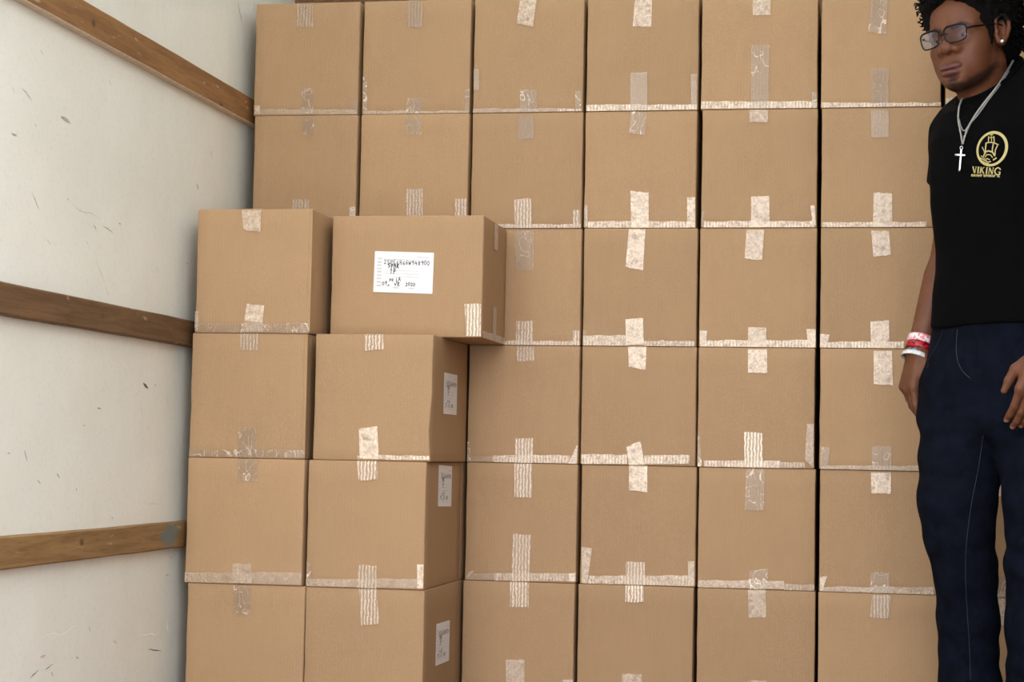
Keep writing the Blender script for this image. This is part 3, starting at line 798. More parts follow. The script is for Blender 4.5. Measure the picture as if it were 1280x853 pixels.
def ell(p, c, r, ax=None):
    q = p - np.array(c, f32)
    if ax is not None: q = q @ np.array(ax, f32).T
    r = np.array(r, f32)
    k0 = np.sqrt(((q / r) ** 2).sum(1)) + 1e-6
    k1 = np.sqrt(((q / (r * r)) ** 2).sum(1)) + 1e-6
    return k0 * (k0 - 1) / k1


def cone(p, a, b, ra, rb):
    a = np.array(a, f32); b = np.array(b, f32)
    ba = b - a
    t = np.clip(((p - a) @ ba) / max(float(ba @ ba), 1e-9), 0, 1)
    return np.sqrt(((p - a - t[:, None] * ba) ** 2).sum(1)) - (ra + (rb - ra) * t)


def chain_sdf(p, pts, rs, k=0.0):
    d = None
    for i in range(len(pts) - 1):
        e = cone(p, pts[i], pts[i + 1], rs[i], rs[i + 1])
        d = e if d is None else (smin(d, e, k) if k else np.minimum(d, e))
    return d


def surfnet(fn, lo, hi, h, B=8):
    lo = np.array(lo, f32); hi = np.array(hi, f32)
    nb = np.ceil((hi - lo) / (h * B)).astype(int) + 1
    G = np.stack(np.meshgrid(*[np.arange(n) for n in nb], indexing='ij'), -1).reshape(-1, 3)
    d = fn((lo + (G + 0.5) * h * B).astype(f32))
    K = G[np.abs(d) < h * B * 1.25]
    off = np.stack(np.meshgrid(*[np.arange(B + 1)] * 3, indexing='ij'), -1).reshape(-1, 3)
    vals = []
    for s in range(0, len(K), 300):
        idx = K[s:s + 300, None, :] * B + off[None]
        vals.append(fn((lo + idx.reshape(-1, 3) * h).astype(f32)).reshape(-1, B + 1, B + 1, B + 1))
    v = np.concatenate(vals)
    N = nb * B + 2
    loc = np.stack(np.meshgrid(*[np.arange(B)] * 3, indexing='ij'), -1)
    C = {}
    for i in (0, 1):
        for j in (0, 1):
            for k in (0, 1):
                C[i, j, k] = v[:, i:B + i, j:B + j, k:B + k]
    neg = sum((c < 0).astype(np.int8) for c in C.values())
    act = (neg > 0) & (neg < 8)
    cell = K[:, None, None, None, :] * B + loc[None]
    acc = np.zeros((act.sum(), 3), f32); cnt = np.zeros(act.sum(), f32)
    cv = {k: c[act] for k, c in C.items()}
    for a in cv:
        for ax in range(3):
            if a[ax] == 0:
                b = list(a); b[ax] = 1; b = tuple(b)
                x, y = cv[a], cv[b]
                cr = (x < 0) != (y < 0)
                t = np.where(cr, x / np.where(np.abs(x - y) < 1e-9, 1e-9, x - y), 0)
                pt = np.tile(np.array(a, f32), (len(x), 1)); pt[:, ax] = t
                acc[cr] += pt[cr]; cnt[cr] += 1
    ci = cell[act]
    gid = (ci[:, 0] * N[1] + ci[:, 1]) * N[2] + ci[:, 2]
    order = np.argsort(gid)
    P = (lo + (ci + acc / cnt[:, None]) * h)[order]
    gid = gid[order]
    quads = []
    for ax in range(3):
        o = [0, 0, 0]; o[ax] = 1
        x, y = C[0, 0, 0], C[tuple(o)]
        e = (x < 0) != (y < 0)
        c = cell[e]; flip = (x < 0)[e]
        u, w = (ax + 1) % 3, (ax + 2) % 3
        ids = []
        for du, dw in ((0, 0), (1, 0), (1, 1), (0, 1)):
            q = c.copy(); q[:, u] -= du; q[:, w] -= dw
            ids.append((q[:, 0] * N[1] + q[:, 1]) * N[2] + q[:, 2])
        ids = np.stack(ids, 1)
        pos = np.clip(np.searchsorted(gid, ids), 0, len(gid) - 1)
        ok = (gid[pos] == ids).all(1)
        pos = pos[ok]; fl = flip[ok]
        pos[~fl] = pos[~fl][:, ::-1]
        quads.append(pos)
    return P.astype(np.float64), np.concatenate(quads)


def relax(P, Q, n=1, f=0.5):
    for _ in range(n):
        s = np.zeros_like(P); c = np.zeros(len(P))
        for a in range(4):
            for b in ((a + 1) % 4, (a + 3) % 4):
                np.add.at(s, Q[:, a], P[Q[:, b]]); np.add.at(c, Q[:, a], 1)
        P = P + f * (s / np.maximum(c, 1)[:, None] - P)
    return P


def vnormals(P, Q):
    n = np.cross(P[Q[:, 2]] - P[Q[:, 0]], P[Q[:, 3]] - P[Q[:, 1]])
    o = np.zeros_like(P)
    for a in range(4): np.add.at(o, Q[:, a], n)
    return o / (np.linalg.norm(o, axis=1)[:, None] + 1e-12)


def wnoise(P, seed, freq, octaves=4, stretch=(1, 1, 1)):
    """cheap smooth noise: a few rotated, warped sine products"""
    r = np.random.RandomState(seed)
    X = P * np.array(stretch) * freq
    o = np.zeros(len(P)); amp = 1.0
    for k in range(octaves):
        A = r.normal(size=(3, 3)); A /= np.linalg.norm(A, axis=1)[:, None]
        ph = r.uniform(0, 6.28, 3)
        Y = X @ A.T + ph
        o += amp * np.sin(Y[:, 0] + 1.3 * np.sin(Y[:, 1])) * np.cos(Y[:, 2] + 0.9 * np.sin(Y[:, 0] * 0.7))
        X = X * 1.9; amp *= 0.5
    return o


ROOT = Vector((2.07, -0.55, 0.0))
man = empty('person', ROOT, 'person in a black T-shirt, jeans and glasses standing in front of the boxes', 'person')


def plink(name, V, F, mat, parent=None, label=None, smooth=True, color=None):
    V = np.asarray([tuple(v) for v in V], float) if not isinstance(V, np.ndarray) else V
    me = bpy.data.meshes.new(name)
    me.from_pydata((V - np.array(ROOT)).tolist(), [], F.tolist() if isinstance(F, np.ndarray) else [tuple(f) for f in F])
    if color is not None:
        ca = me.color_attributes.new('tint', 'FLOAT_COLOR', 'POINT')
        ca.data.foreach_set('color', np.concatenate([color, np.ones((len(color), 1))], 1).astype(f32).ravel())
    me.update()
    o = link(name, me, mat, parent or man, smooth)
    if label: o['label'] = label
    return o


def yawframe(deg):
    a = math.radians(deg)
    return np.array([[math.cos(a), -math.sin(a), 0], [-math.sin(a), -math.cos(a), 0], [0, 0, 1.0]])   # rows: left, forward, up


def unit(v):
    v = np.array(v, float); return v / np.linalg.norm(v)


# ---- head
HC = np.array([2.002, -0.55, 1.596]); HS = 1.03
TF = yawframe(46.0)                                   # chest
def tilted(yaw, roll, pitch):
    F = yawframe(yaw)
    l, f, u = F
    r, q = math.radians(roll), math.radians(pitch)
    l, u = l * math.cos(r) + u * math.sin(r), u * math.cos(r) - l * math.sin(r)      # his right side down
    f, u = f * math.cos(q) - u * math.sin(q), u * math.cos(q) + f * math.sin(q)      # face down
    return np.stack([l, f, u])
HF = tilted(34.0, 6.0, 5.0)


def h2w(p): return HC + (np.array(p, float) * HS) @ HF
def w2h(P): return ((P - HC.astype(f32)) @ HF.T.astype(f32) / HS).astype(f32)


NECK_BASE = np.array([2.045, -0.525, 1.42])


def head_sdf(W):
    p = w2h(W)
    m = p.copy(); m[:, 0] = np.abs(m[:, 0])                 # mirrored half
    d = ell(p, (0, -0.008, 0.032), (0.0765, 0.098, 0.088))
    d = smin(d, ell(p, (0, 0.036, -0.03), (0.0595, 0.06, 0.082)), 0.03)
    d = smin(d, ell(p, (0, 0.044, 0.046), (0.058, 0.05, 0.046)), 0.02)
    d = smin(d, cone(m, (0.048, 0.008, -0.060), (0.013, 0.078, -0.090), 0.0165, 0.0145), 0.026)
    d = smin(d, ell(p, (0, 0.05, -0.085), (0.042, 0.044, 0.03)), 0.02)
    d = smin(d, ell(p, (0, 0.084, -0.092), (0.020, 0.0165, 0.0155)), 0.02)
    d = smin(d, ell(m, (0.042, 0.056, -0.022), (0.024, 0.025, 0.018)), 0.02)
    d = smin(d, ell(m, (0.030, 0.058, -0.052), (0.026, 0.029, 0.03)), 0.025)
    d = smin(d, cone(m, (0.012, 0.088, 0.019), (0.046, 0.069, 0.021), 0.010, 0.009), 0.016)
    # eye hollows
    d = smax(d, -ell(m, (0.032, 0.106, -0.002), (0.019, 0.02, 0.0125)), 0.014)
    # nose
    n = cone(p, (0, 0.088, 0.010), (0, 0.106, -0.024), 0.0062, 0.0105)
    n = smin(n, ell(p, (0, 0.1085, -0.027), (0.0155, 0.0125, 0.0115)), 0.008)
    n = smin(n, ell(m, (0.0185, 0.0975, -0.030), (0.0098, 0.0125, 0.0095)), 0.007)
    n = smax(n, -ell(m, (0.0085, 0.1055, -0.0395), (0.0056, 0.0070, 0.0048)), 0.003)
    d = smin(d, n, 0.012)
    # mouth
    d = smin(d, ell(p, (0, 0.082, -0.072), (0.031, 0.022, 0.023)), 0.02)
    lips = ell(m, (0.008, 0.1040, -0.0670), (0.0180, 0.0088, 0.0066))
    lips = smin(lips, ell(p, (0, 0.1030, -0.0800), (0.0205, 0.0098, 0.0080)), 0.003)
    d = smin(d, lips, 0.005)
    d = smax(d, -ell(p, (0, 0.114, -0.0730), (0.026, 0.012, 0.0013)), 0.003)
    d = smax(d, -ell(p, (0, 0.107, -0.0905), (0.016, 0.01, 0.004)), 0.012)
    d = smax(d, -cone(p, (0, 0.110, -0.044), (0, 0.1105, -0.060), 0.0022, 0.003), 0.005)
    # lids round the eyeballs, open in an almond
    lid = ell(m, (0.032, 0.0735, -0.001), (0.0148, 0.0142, 0.0138))
    lid = smax(lid, -ell(m, (0.0325, 0.0885, -0.0022), (0.0128, 0.012, 0.0044)), 0.0015)
    d = smin(d, lid, 0.006)
    # ears
    w = m - np.array((0, 0.017, 0.004), f32)
    e = ell(w, (0.0785, -0.006, -0.002), (0.005, 0.017, 0.027), [[0.93, 0.36, 0], [-0.36, 0.93, 0], [0, 0, 1]])
    hx = [(0.0765, 0.010, 0.004), (0.081, 0.012, 0.018), (0.0845, 0.002, 0.0295), (0.0885, -0.013, 0.030), (0.0915, -0.023, 0.019), (0.091, -0.024, 0.002), (0.086, -0.016, -0.017), (0.081, -0.004, -0.029), (0.0785, 0.005, -0.026), (0.0765, 0.009, -0.014)]
    hr = [0.004, 0.0042, 0.0045, 0.0048, 0.0046, 0.0044, 0.0048, 0.0068, 0.006, 0.004]
    e = smin(e, chain_sdf(w, hx, hr), 0.004)
    e = smin(e, chain_sdf(w, [(0.083, -0.012, 0.02), (0.085, -0.016, 0.006), (0.083, -0.01, -0.012)], [0.0028, 0.0032, 0.003]), 0.003)
    e = smin(e, ell(w, (0.078, 0.009, -0.005), (0.0045, 0.004, 0.006)), 0.003)
    e = smax(e, -ell(w, (0.086, -0.002, -0.003), (0.007, 0.0075, 0.0105)), 0.003)
    d = smin(d, e, 0.006)
    d = d * HS
    # neck down into the chest
    nk = cone(W, h2w((0, -0.022, -0.05)), NECK_BASE, 0.058, 0.062)
    nk = smin(nk, cone(W, NECK_BASE + np.array([-0.04, 0.04, 0.0]), NECK_BASE + np.array([0.05, -0.05, 0.01]), 0.030, 0.034), 0.04)
    nk = smin(nk, cone(W, h2w((0.052, -0.012, -0.062)), NECK_BASE + np.array([-0.055, -0.06, -0.02]), 0.011, 0.012), 0.02)
    d = smin(d, nk, 0.03)
    return smax(d, 1.33 - W[:, 2], 0.01)


# ---- arms and hands
def hand_parts(Wr, dd, tt, curl, thumb, s=1.0):
    """distance field of a hand: wrist, direction of the fingers, direction of the thumb side"""
    dd = unit(dd); tt = np.array(tt, float); tt = unit(tt - dd * (tt @ dd)); return Wr, dd, tt, curl, thumb, s


def hand_sdf(W, H, nn):
    Wr, dd, tt, curl, thumb, s = H
    M = np.stack([dd, tt, nn])                       # local: along, towards the thumb, out of the back
    p = ((W - np.array(Wr, f32)) @ M.T.astype(f32) / s).astype(f32)
    kn = [(0.092, 0.031), (0.096, 0.0105), (0.092, -0.011), (0.084, -0.031)]
    ln = [(0.042, 0.025, 0.021), (0.046, 0.028, 0.022), (0.043, 0.026, 0.021), (0.034, 0.020, 0.019)]
    d = None
    palm = None
    tips = []
    for i, (a, b) in enumerate(kn):
        e = cone(p, (0.006, b * 0.62, 0), (a, b, 0.0), 0.0165, 0.0125)
        palm = e if palm is None else smin(palm, e, 0.014)
        ang = curl[i][0]; sp = curl[i][3] if len(curl[i]) > 3 else 0.0
        pt = np.array([a, b, 0.0]); pts = [pt]
        for j in range(3):
            ang_j = sum(curl[i][:j + 1])
            pt = pt + ln[i][j] * np.array([math.cos(ang_j), sp * math.cos(ang_j), -math.sin(ang_j)])
            pts.append(pt)
        r0 = 0.0098 if i < 3 else 0.0086
        f = chain_sdf(p, pts, [r0, r0 * 0.95, r0 * 0.86, r0 * 0.72], 0.003)
        d = f if d is None else smin(d, f, 0.0016)
        tips.append(pts)
    palm = smin(palm, cone(p, (0.012, 0.012, -0.012), (0.055, 0.03, -0.014), 0.015, 0.014), 0.012)
    palm = smin(palm, cone(p, (0.012, -0.02, -0.008), (0.07, -0.03, -0.008), 0.013, 0.012), 0.012)
    d = smin(d, palm, 0.008)
    th = chain_sdf(p, thumb, [0.0155, 0.0125, 0.0105, 0.0075], 0.004)
    d = smin(d, th, 0.008)
    return d * s, p, tips


def arm_frames():
    A = {}
    # right arm: hangs beside the hip, partly behind the body
    sh, el, wr = np.array([1.974, -0.437, 1.402]), np.array([1.966, -0.385, 1.140]), np.array([1.890, -0.455, 0.895])
    dd = unit((-0.23, -0.18, -1.0)); tt = np.array((0.42, -1.0, 0.12)); H = hand_parts(wr, dd, tt, [(0.35, 0.35, 0.25), (0.5, 0.4, 0.3), (0.6, 0.45, 0.3), (0.65, 0.45, 0.3)],
        [(0.016, 0.022, -0.010), (0.046, 0.044, -0.018), (0.072, 0.048, -0.026), (0.095, 0.044, -0.034)], 0.96)
    A['r'] = (sh, el, wr, H, unit(np.cross(H[2], H[1])))
    # left arm: nearer the camera, back of the hand to the front
    sh, el, wr = np.array([2.185, -0.672, 1.400]), np.array([2.225, -0.72, 1.125]), np.array([2.147, -0.80, 0.876])
    dd = unit((-0.30, -0.05, -1.0)); tt = np.array((-0.9, -0.25, 0.3)); H = hand_parts(wr, dd, tt, [(0.38, 0.36, 0.2, -0.10), (0.40, 0.34, 0.25, -0.08), (0.38, 0.35, 0.25), (0.45, 0.35, 0.25)],
        [(0.018, 0.022, -0.012), (0.052, 0.046, -0.026), (0.080, 0.050, -0.034), (0.104, 0.052, -0.038)], 0.96)
    A['l'] = (sh, el, wr, H, unit(np.cross(H[1], H[2])))
    return A


ARMS = arm_frames()
for k in 'rl':
    H = ARMS[k][3]
    n = ARMS[k][4]
    want = np.array((-1.0, -0.2, 0)) if k == 'r' else np.array((-0.2, -1.0, 0))
    if n @ want < 0: n = -n
    ARMS[k] = ARMS[k][:4] + (n,)


def arm_sdf(W, k):
    sh, el, wr, H, n = ARMS[k]
    d = chain_sdf(W, [sh, (sh + el) / 2, el], [0.05, 0.047, 0.038])
    fa = el + (wr - el) * 0.28
    d = smin(d, chain_sdf(W, [el, fa, el + (wr - el) * 0.75, wr], [0.037, 0.0415, 0.030, 0.0245]), 0.02)
    hd, p, tips = hand_sdf(W, H, n)
    return smin(d, hd, 0.016)


def trunk_sdf(W):
    d = cone(W, (2.05, -0.54, 1.34), (2.065, -0.54, 1.0), 0.09, 0.09)
    d = smin(d, cone(W, ARMS['r'][0], ARMS['l'][0], 0.045, 0.045), 0.06)
    for hip, kn, an in LEGS:
        d = smin(d, chain_sdf(W, [hip, kn, an], [0.07, 0.05, 0.035]), 0.05)
    return d


LEGS = [(np.array((1.99, -0.50, 0.82)), np.array((1.974, -0.575, 0.53)), np.array((2.006, -0.51, 0.06))),
        (np.array((2.135, -0.59, 0.82)), np.array((2.158, -0.655, 0.53)), np.array((2.162, -0.60, 0.06)))]

# skin colour is paint-like: lips, beard, brows, palms and nails differ from the rest of the skin
SKIN = np.array(rgb(98, 60, 40)[:3]); LIP = np.array(rgb(96, 59, 55)[:3]); HAIRC = np.array(rgb(24, 19, 17)[:3]); PALM = np.array(rgb(134, 92, 76)[:3]); NAIL = np.array(rgb(150, 112, 98)[:3])


def mixc(c, t, k):
    k = np.clip(k, 0, 1)[:, None]
    return c * (1 - k) + t * k


def sstep(x, a, b):
    t = np.clip((x - a) / (b - a), 0, 1); return t * t * (3 - 2 * t)


parts = []
P, Q = surfnet(head_sdf, (1.86, -0.72, 1.30), (2.20, -0.38, 1.76), 0.0019)
p = w2h(P.astype(f32)); m = p.copy(); m[:, 0] = np.abs(m[:, 0])
c = np.tile(SKIN, (len(P), 1))
c = c * (1 + 0.06 * wnoise(P, 3, 60.0, 3))[:, None]
lipm = np.minimum(ell(m, (0.008, 0.1050, -0.0670), (0.019, 0.0105, 0.0074)), ell(p, (0, 0.1042, -0.0800), (0.0215, 0.0115, 0.0088)))
c = mixc(c, LIP, sstep(-lipm, -0.0012, 0.0012))
brow = chain_sdf(m, [(0.014, 0.097, 0.0165), (0.032, 0.092, 0.0225), (0.05, 0.076, 0.0185)], [0.0040, 0.0045, 0.0025])
c = mixc(c, HAIRC, sstep(-brow, -0.003, 0.002) * 0.85)
nz = wnoise(p, 9, 420.0, 3)
beard = np.minimum(chain_sdf(m, [(0.06, 0.012, -0.035), (0.054, 0.018, -0.068), (0.034, 0.066, -0.102), (0.0, 0.088, -0.112)], [0.007, 0.012, 0.0165, 0.018]), ell(p, (0, 0.098, -0.096), (0.012, 0.014, 0.008)))
c = mixc(c, HAIRC, sstep(-beard + 0.0015 * nz, -0.007, 0.006) * 0.8)
must = chain_sdf(m, [(0.002, 0.1075, -0.057), (0.016, 0.104, -0.058), (0.027, 0.093, -0.067)], [0.0032, 0.0038, 0.003])
c = mixc(c, HAIRC, sstep(-must + 0.001 * nz, -0.003, 0.003) * 0.42)
scalp = np.maximum(0.02 - p[:, 2] + 0.8 * np.maximum(p[:, 1] - 0.03, 0), p[:, 1] - 0.05)
c = mixc(c, HAIRC, sstep(-scalp, -0.004, 0.006))
parts.append((P, Q, c))
for k, lo, hi in (('r', (1.80, -0.62, 0.70), (2.04, -0.33, 1.44)), ('l', (1.98, -0.96, 0.66), (2.30, -0.60, 1.44))):
    P, Q = surfnet(lambda W, k=k: arm_sdf(W, k), lo, hi, 0.0021)
    hd, hp, tips = hand_sdf(P.astype(f32), ARMS[k][3], ARMS[k][4])
    c = np.tile(SKIN, (len(P), 1)) * (1 + 0.06 * wnoise(P, 5, 60.0, 3))[:, None]
    N = vnormals(P, Q)
    inner = sstep(-(N @ ARMS[k][4]), 0.25, 0.8) * sstep(hp[:, 0], 0.0, 0.03)
    c = mixc(c, PALM, inner * 0.75)
    for pts in tips:
        v = unit(pts[3] - pts[2]); ang = math.atan2(-v[2], v[0])
        up = np.array([math.sin(ang), 0, math.cos(ang)])
        nc = pts[3] + up * 0.0055 - v * 0.001
        q = hp - nc.astype(f32)
        nd = np.sqrt((q @ v / 0.0075) ** 2 + (q[:, 1] / 0.0055) ** 2 + (q @ up / 0.004) ** 2)
        c = mixc(c, NAIL, sstep(-nd, -1.15, -0.85) * 0.8)
    kn = np.min([np.sqrt(((hp - t[j].astype(f32) - np.array([0, 0, 0.008], f32)) ** 2).sum(1)) for t in tips for j in (0, 1)], 0)
    c = mixc(c, SKIN * 0.62, sstep(-kn, -0.009, -0.002) * 0.6)
    parts.append((P, Q, c))
P, Q = surfnet(trunk_sdf, (1.80, -0.85, 0.0), (2.32, -0.30, 1.46), 0.010)
parts.append((P, Q, np.tile(SKIN, (len(P), 1))))
V = np.concatenate([a[0] for a in parts]); cc = np.concatenate([a[2] for a in parts])
o = 0; Fq = []
for a in parts: Fq.append(a[1] + o); o += len(a[0])
t = NT('brown_skin')
v = t.coords()
pores = t.noise(v, 900.0, 2.0)
soft = t.noise(v, 120.0, 2.0)
t.set(Base_Color=t.attr('tint', 'GEOMETRY').outputs['Color'], Roughness=t.smooth(soft, 0.3, 0.7, 0.48, 0.6), Specular_IOR_Level=0.28, Subsurface_Weight=0.06, Subsurface_Radius=(0.006, 0.003, 0.0015), Normal=t.bump(pores, 0.15, 0.0006))
body = plink('body', V, np.concatenate(Fq), t.m, color=cc)

# eyes
M_EYE = NT('eyeball')
M_EYE.set(Base_Color=M_EYE.attr('tint', 'GEOMETRY').outputs['Color'], Roughness=0.15)
gaze = unit((-0.05, 1.0, -0.02))
for sx in (-1, 1):
    bm = bmesh.new(); bmesh.ops.create_uvsphere(bm, u_segments=28, v_segments=20, radius=1.0)
    U = np.array([v.co for v in bm.verts]); Fs = [[v.index for v in f.verts] for f in bm.faces]; bm.free()
    dd = U @ gaze
    col = np.tile(np.array(rgb(196, 184, 176)[:3]), (len(U), 1))
    col = mixc(col, np.array(rgb(48, 30, 22)[:3]), sstep(dd, 0.86, 0.885)); col = mixc(col, np.array([0.004] * 3), sstep(dd, 0.972, 0.98))
    W = np.array([h2w(np.array((sx * 0.032, 0.0735, -0.001)) + u * 0.0128) for u in U])
    plink('eye', W, Fs, M_EYE.m, color=col)

# ---- hair: a short afro with springy twists
def hair_sdf(W):
    p = w2h(W)
    d = ell(p, (0, -0.022, 0.060), (0.102, 0.112, 0.098))
    d = smin(d, ell(p, (0, -0.055, -0.012), (0.078, 0.062, 0.062)), 0.03)
    d = smin(d, ell(p, (0, 0.048, 0.098), (0.078, 0.05, 0.036)), 0.03)
    m = p.copy(); m[:, 0] = np.abs(m[:, 0])
    cut = ell(p, (0, 0.128, 0.000), (0.092, 0.086, 0.092))
    cut = np.minimum(cut, ell(m, (0.088, 0.046, -0.042), (0.034, 0.034, 0.050)))
    cut = np.minimum(cut, ell(m, (0.095, 0.012, -0.010), (0.020, 0.034, 0.042)))
    d = smax(d, -cut, 0.008)
    d = smax(d, -0.062 - p[:, 2], 0.01)
    d = d + 0.0028 * wnoise(p, 12, 150.0, 3) + 0.004 * wnoise(p, 14, 50.0, 2)
    side = cone(m, (0.0715, 0.036, 0.02), (0.066, 0.034, -0.022), 0.009, 0.005) + 0.0012 * wnoise(p, 17, 300.0, 2)
    return np.minimum(d, side) * HS


M_HAIR = NT('black_afro_hair')
v = M_HAIR.coords()
hn = M_HAIR.noise(v, 340.0, 3.0, 0.7)
M_HAIR.set(Base_Color=M_HAIR.mix(M_HAIR.smooth(hn, 0.3, 0.7), rgb(5, 5, 5), rgb(15, 13, 12)), Roughness=0.8, Specular_IOR_Level=0.1, Normal=M_HAIR.bump(hn, 0.9, 0.004))
P, Q = surfnet(hair_sdf, (1.82, -0.74, 1.48), (2.20, -0.36, 1.80), 0.003)
hair = plink('hair', P, Q, M_HAIR.m)
N = vnormals(P, Q)
rs = np.random.RandomState(4)
strands = []
ph = w2h(P.astype(f32))
ok = (ph[:, 2] > -0.03) & ~((ph[:, 1] > 0.018) & (ph[:, 2] < 0.05))                 # none on the sideburns,
ok &= ~((np.abs(ph[:, 0]) > 0.062) & (ph[:, 1] > -0.022) & (ph[:, 1] < 0.06) & (ph[:, 2] < 0.055))   # over the ears
ok &= ~((ph[:, 1] > 0.02) & (N[:, 2] < -0.1))                                         # or on the edge above the forehead
cand = np.where(ok)[0]
for i in rs.choice(cand, 1500, replace=False):
    b = Vector(P[i] - N[i] * 0.002); n = Vector(N[i]); n = (n + Vector(rs.normal(size=3)) * 0.35).normalized()
    s = n.orthogonal().normalized(); u = n.cross(s)
    L = rs.uniform(0.008, 0.020); rad = rs.uniform(0.002, 0.004); tw = rs.uniform(5, 9); a0 = rs.uniform(0, 6.28)
    pts = [b + n * (L * k / 6) + (s * math.cos(a0 + tw * k / 6) + u * math.sin(a0 + tw * k / 6)) * rad * min(1, k / 2) for k in range(7)]
    strands.append(tube(pts, [0.0017] * 6 + [0.0008], 4))
V, F = merge(strands)
tw = plink('hair_twists', V, F, M_HAIR.m, hair)
tw['kind'] = 'stuff'

# ---- clothes
def loft_sdf(W, secs):
    """stack of ellipses: (z, cx, cy, rx, ry, yaw)"""
    zs = np.array([s[0] for s in secs]); z = W[:, 2]
    g = lambda i: np.interp(z, zs, [s[i] for s in secs]).astype(f32)
    x = W[:, 0] - g(1); y = W[:, 1] - g(2); a = np.radians(g(5))
    lx = x * np.cos(a) - y * np.sin(a); ly = -x * np.sin(a) - y * np.cos(a)
    rx, ry = g(3), g(4)
    e = 2.4
    k = (np.abs(lx / rx) ** e + np.abs(ly / ry) ** e) ** (1 / e)
    d = (k - 1) * np.minimum(rx, ry) * 0.95
    return np.maximum(d, np.maximum(zs[0] - z, z - zs[-1]))


SHIRT = [(0.935, 2.077, -0.545, 0.172, 0.128, 38), (1.00, 2.079, -0.543, 0.166, 0.124, 39), (1.08, 2.080, -0.54, 0.162, 0.120, 41), (1.20, 2.077, -0.542, 0.165, 0.122, 44),
         (1.30, 2.067, -0.545, 0.170, 0.124, 46), (1.37, 2.058, -0.545, 0.160, 0.112, 46), (1.42, 2.052, -0.542, 0.13, 0.092, 46), (1.47, 2.048, -0.538, 0.085, 0.072, 45), (1.50, 2.046, -0.535, 0.07, 0.066, 44)]


def collar_plane(W):
    """signed height above the tilted neck opening"""
    fwd = TF[1]
    q = (W[:, 0] - 2.043) * fwd[0] + (W[:, 1] + 0.537) * fwd[1]
    lat = (W[:, 0] - 2.043) * TF[0][0] + (W[:, 1] + 0.537) * TF[0][1]
    return W[:, 2] - (1.510 - 0.83 * q + np.where(lat > 0, 0.0, 0.25) * lat)


def shirt_sdf(W):
    d = loft_sdf(W, SHIRT)
    for k, tr in (('r', np.array((2.002, -0.498, 1.484))), ('l', np.array((2.100, -0.590, 1.512)))):
        sh, el = ARMS[k][0], ARMS[k][1]
        d = smin(d, cone(W, tr, sh + np.array((0, 0, 0.004)), 0.040, 0.052), 0.05)
        u = unit(el - sh)
        sl = cone(W, sh, sh + u * 0.155, 0.050, 0.066)
        sl = smax(sl, ((W - sh.astype(f32)) @ u.astype(f32)) - 0.115, 0.006)
        d = smin(d, sl, 0.028)
    d = smin(d, cone(W, (2.043, -0.537, 1.44), (2.043, -0.537, 1.58), 0.076, 0.073), 0.035)
    # folds
    dr = W[:, 2] * 26 + (W[:, 0] - W[:, 1]) * 16
    fold = 0.0022 * wnoise(W, 21, 11.0, 3, (1, 1, 1.6)) + 0.0016 * np.sin(dr * 1.7 + 2 * wnoise(W, 22, 6.0, 2)) * sstep(1.3 - W[:, 2], 0.0, 0.25)
    d = d + fold
    d = smax(d, collar_plane(W), 0.004)
    return smax(d, 0.942 - W[:, 2] + 0.005 * wnoise(W, 25, 12.0, 2), 0.006)


def cloth(name, c0, c1, rough, wscale, bump):
    t = NT(name)
    v = t.coords()
    n1 = t.noise(v, 30.0, 3.0, 0.6); n2 = t.noise(v, wscale, 2.0, 0.6)
    c = t.mix(t.smooth(n1, 0.3, 0.7), c0, c1)
    c = t.mix(t.smooth(n2, 0.45, 0.75, 0, 0.5), c, tuple(min(1, x * 1.6 + 0.0004) for x in c1[:3]) + (1,))
    return t.set(Base_Color=c, Roughness=rough, Specular_IOR_Level=0.06, Sheen_Weight=0.0, Normal=t.bump(n2, bump, 0.001))


M_SHIRT = cloth('black_cotton', rgb(3, 3, 4), rgb(5, 5, 6), 0.92, 900.0, 0.25)
M_DENIM = cloth('dark_indigo_denim', rgb(5, 8, 15), rgb(12, 16, 27), 0.9, 1100.0, 0.4)
M_STITCH = simple('faded_stitching', rgb(44, 50, 66), 0.8)
M_SEAM = simple('dark_seam_thread', rgb(22, 27, 40), 0.8)
M_PRINTY = simple('khaki_shirt_print', rgb(176, 162, 104), 0.6, namp=0.08, nscale=400)

P, Q = surfnet(shirt_sdf, (1.86, -0.82, 0.90), (2.34, -0.32, 1.60), 0.004)
shirt = plink('t_shirt', P, Q, M_SHIRT)
SV, SQ = P, Q
# ribbed collar: follows the neck opening
ring = []
for k in range(48):
    a = 2 * PI * k / 48
    q, lat = 0.068 * math.cos(a), 0.072 * math.sin(a)
    w = np.array([2.043, -0.537, 0.0]) + TF[1] * q + TF[0] * lat
    w[2] = 1.510 - 0.83 * q + (0.0 if lat > 0 else 0.25) * lat
    ring.append(w)
V, F = tube(ring, 0.0065, 8, True)
plink('collar', V, F, M_SHIRT, shirt)
RV, RQ = np.array([tuple(v) for v in V]), np.array(F)

PELVIS = [(0.66, 2.068, -0.55, 0.165, 0.115, 32), (0.74, 2.066, -0.548, 0.176, 0.128, 33), (0.84, 2.069, -0.545, 0.174, 0.128, 35), (0.92, 2.073, -0.543, 0.165, 0.121, 38), (0.99, 2.076, -0.542, 0.155, 0.115, 39)]
LEGSECT = [([(1.990, -0.505, 0.80), (1.988, -0.545, 0.66), (1.975, -0.575, 0.55), (1.980, -0.572, 0.485), (1.996, -0.56, 0.41), (2.003, -0.535, 0.30), (2.007, -0.52, 0.16), (2.005, -0.525, 0.05)], [0.096, 0.095, 0.084, 0.077, 0.068, 0.063, 0.063, 0.066]),
           ([(2.140, -0.595, 0.80), (2.154, -0.625, 0.66), (2.157, -0.65, 0.55), (2.156, -0.64, 0.42), (2.154, -0.625, 0.30), (2.154, -0.61, 0.16), (2.154, -0.61, 0.05)], [0.098, 0.093, 0.086, 0.078, 0.073, 0.071, 0.074])]


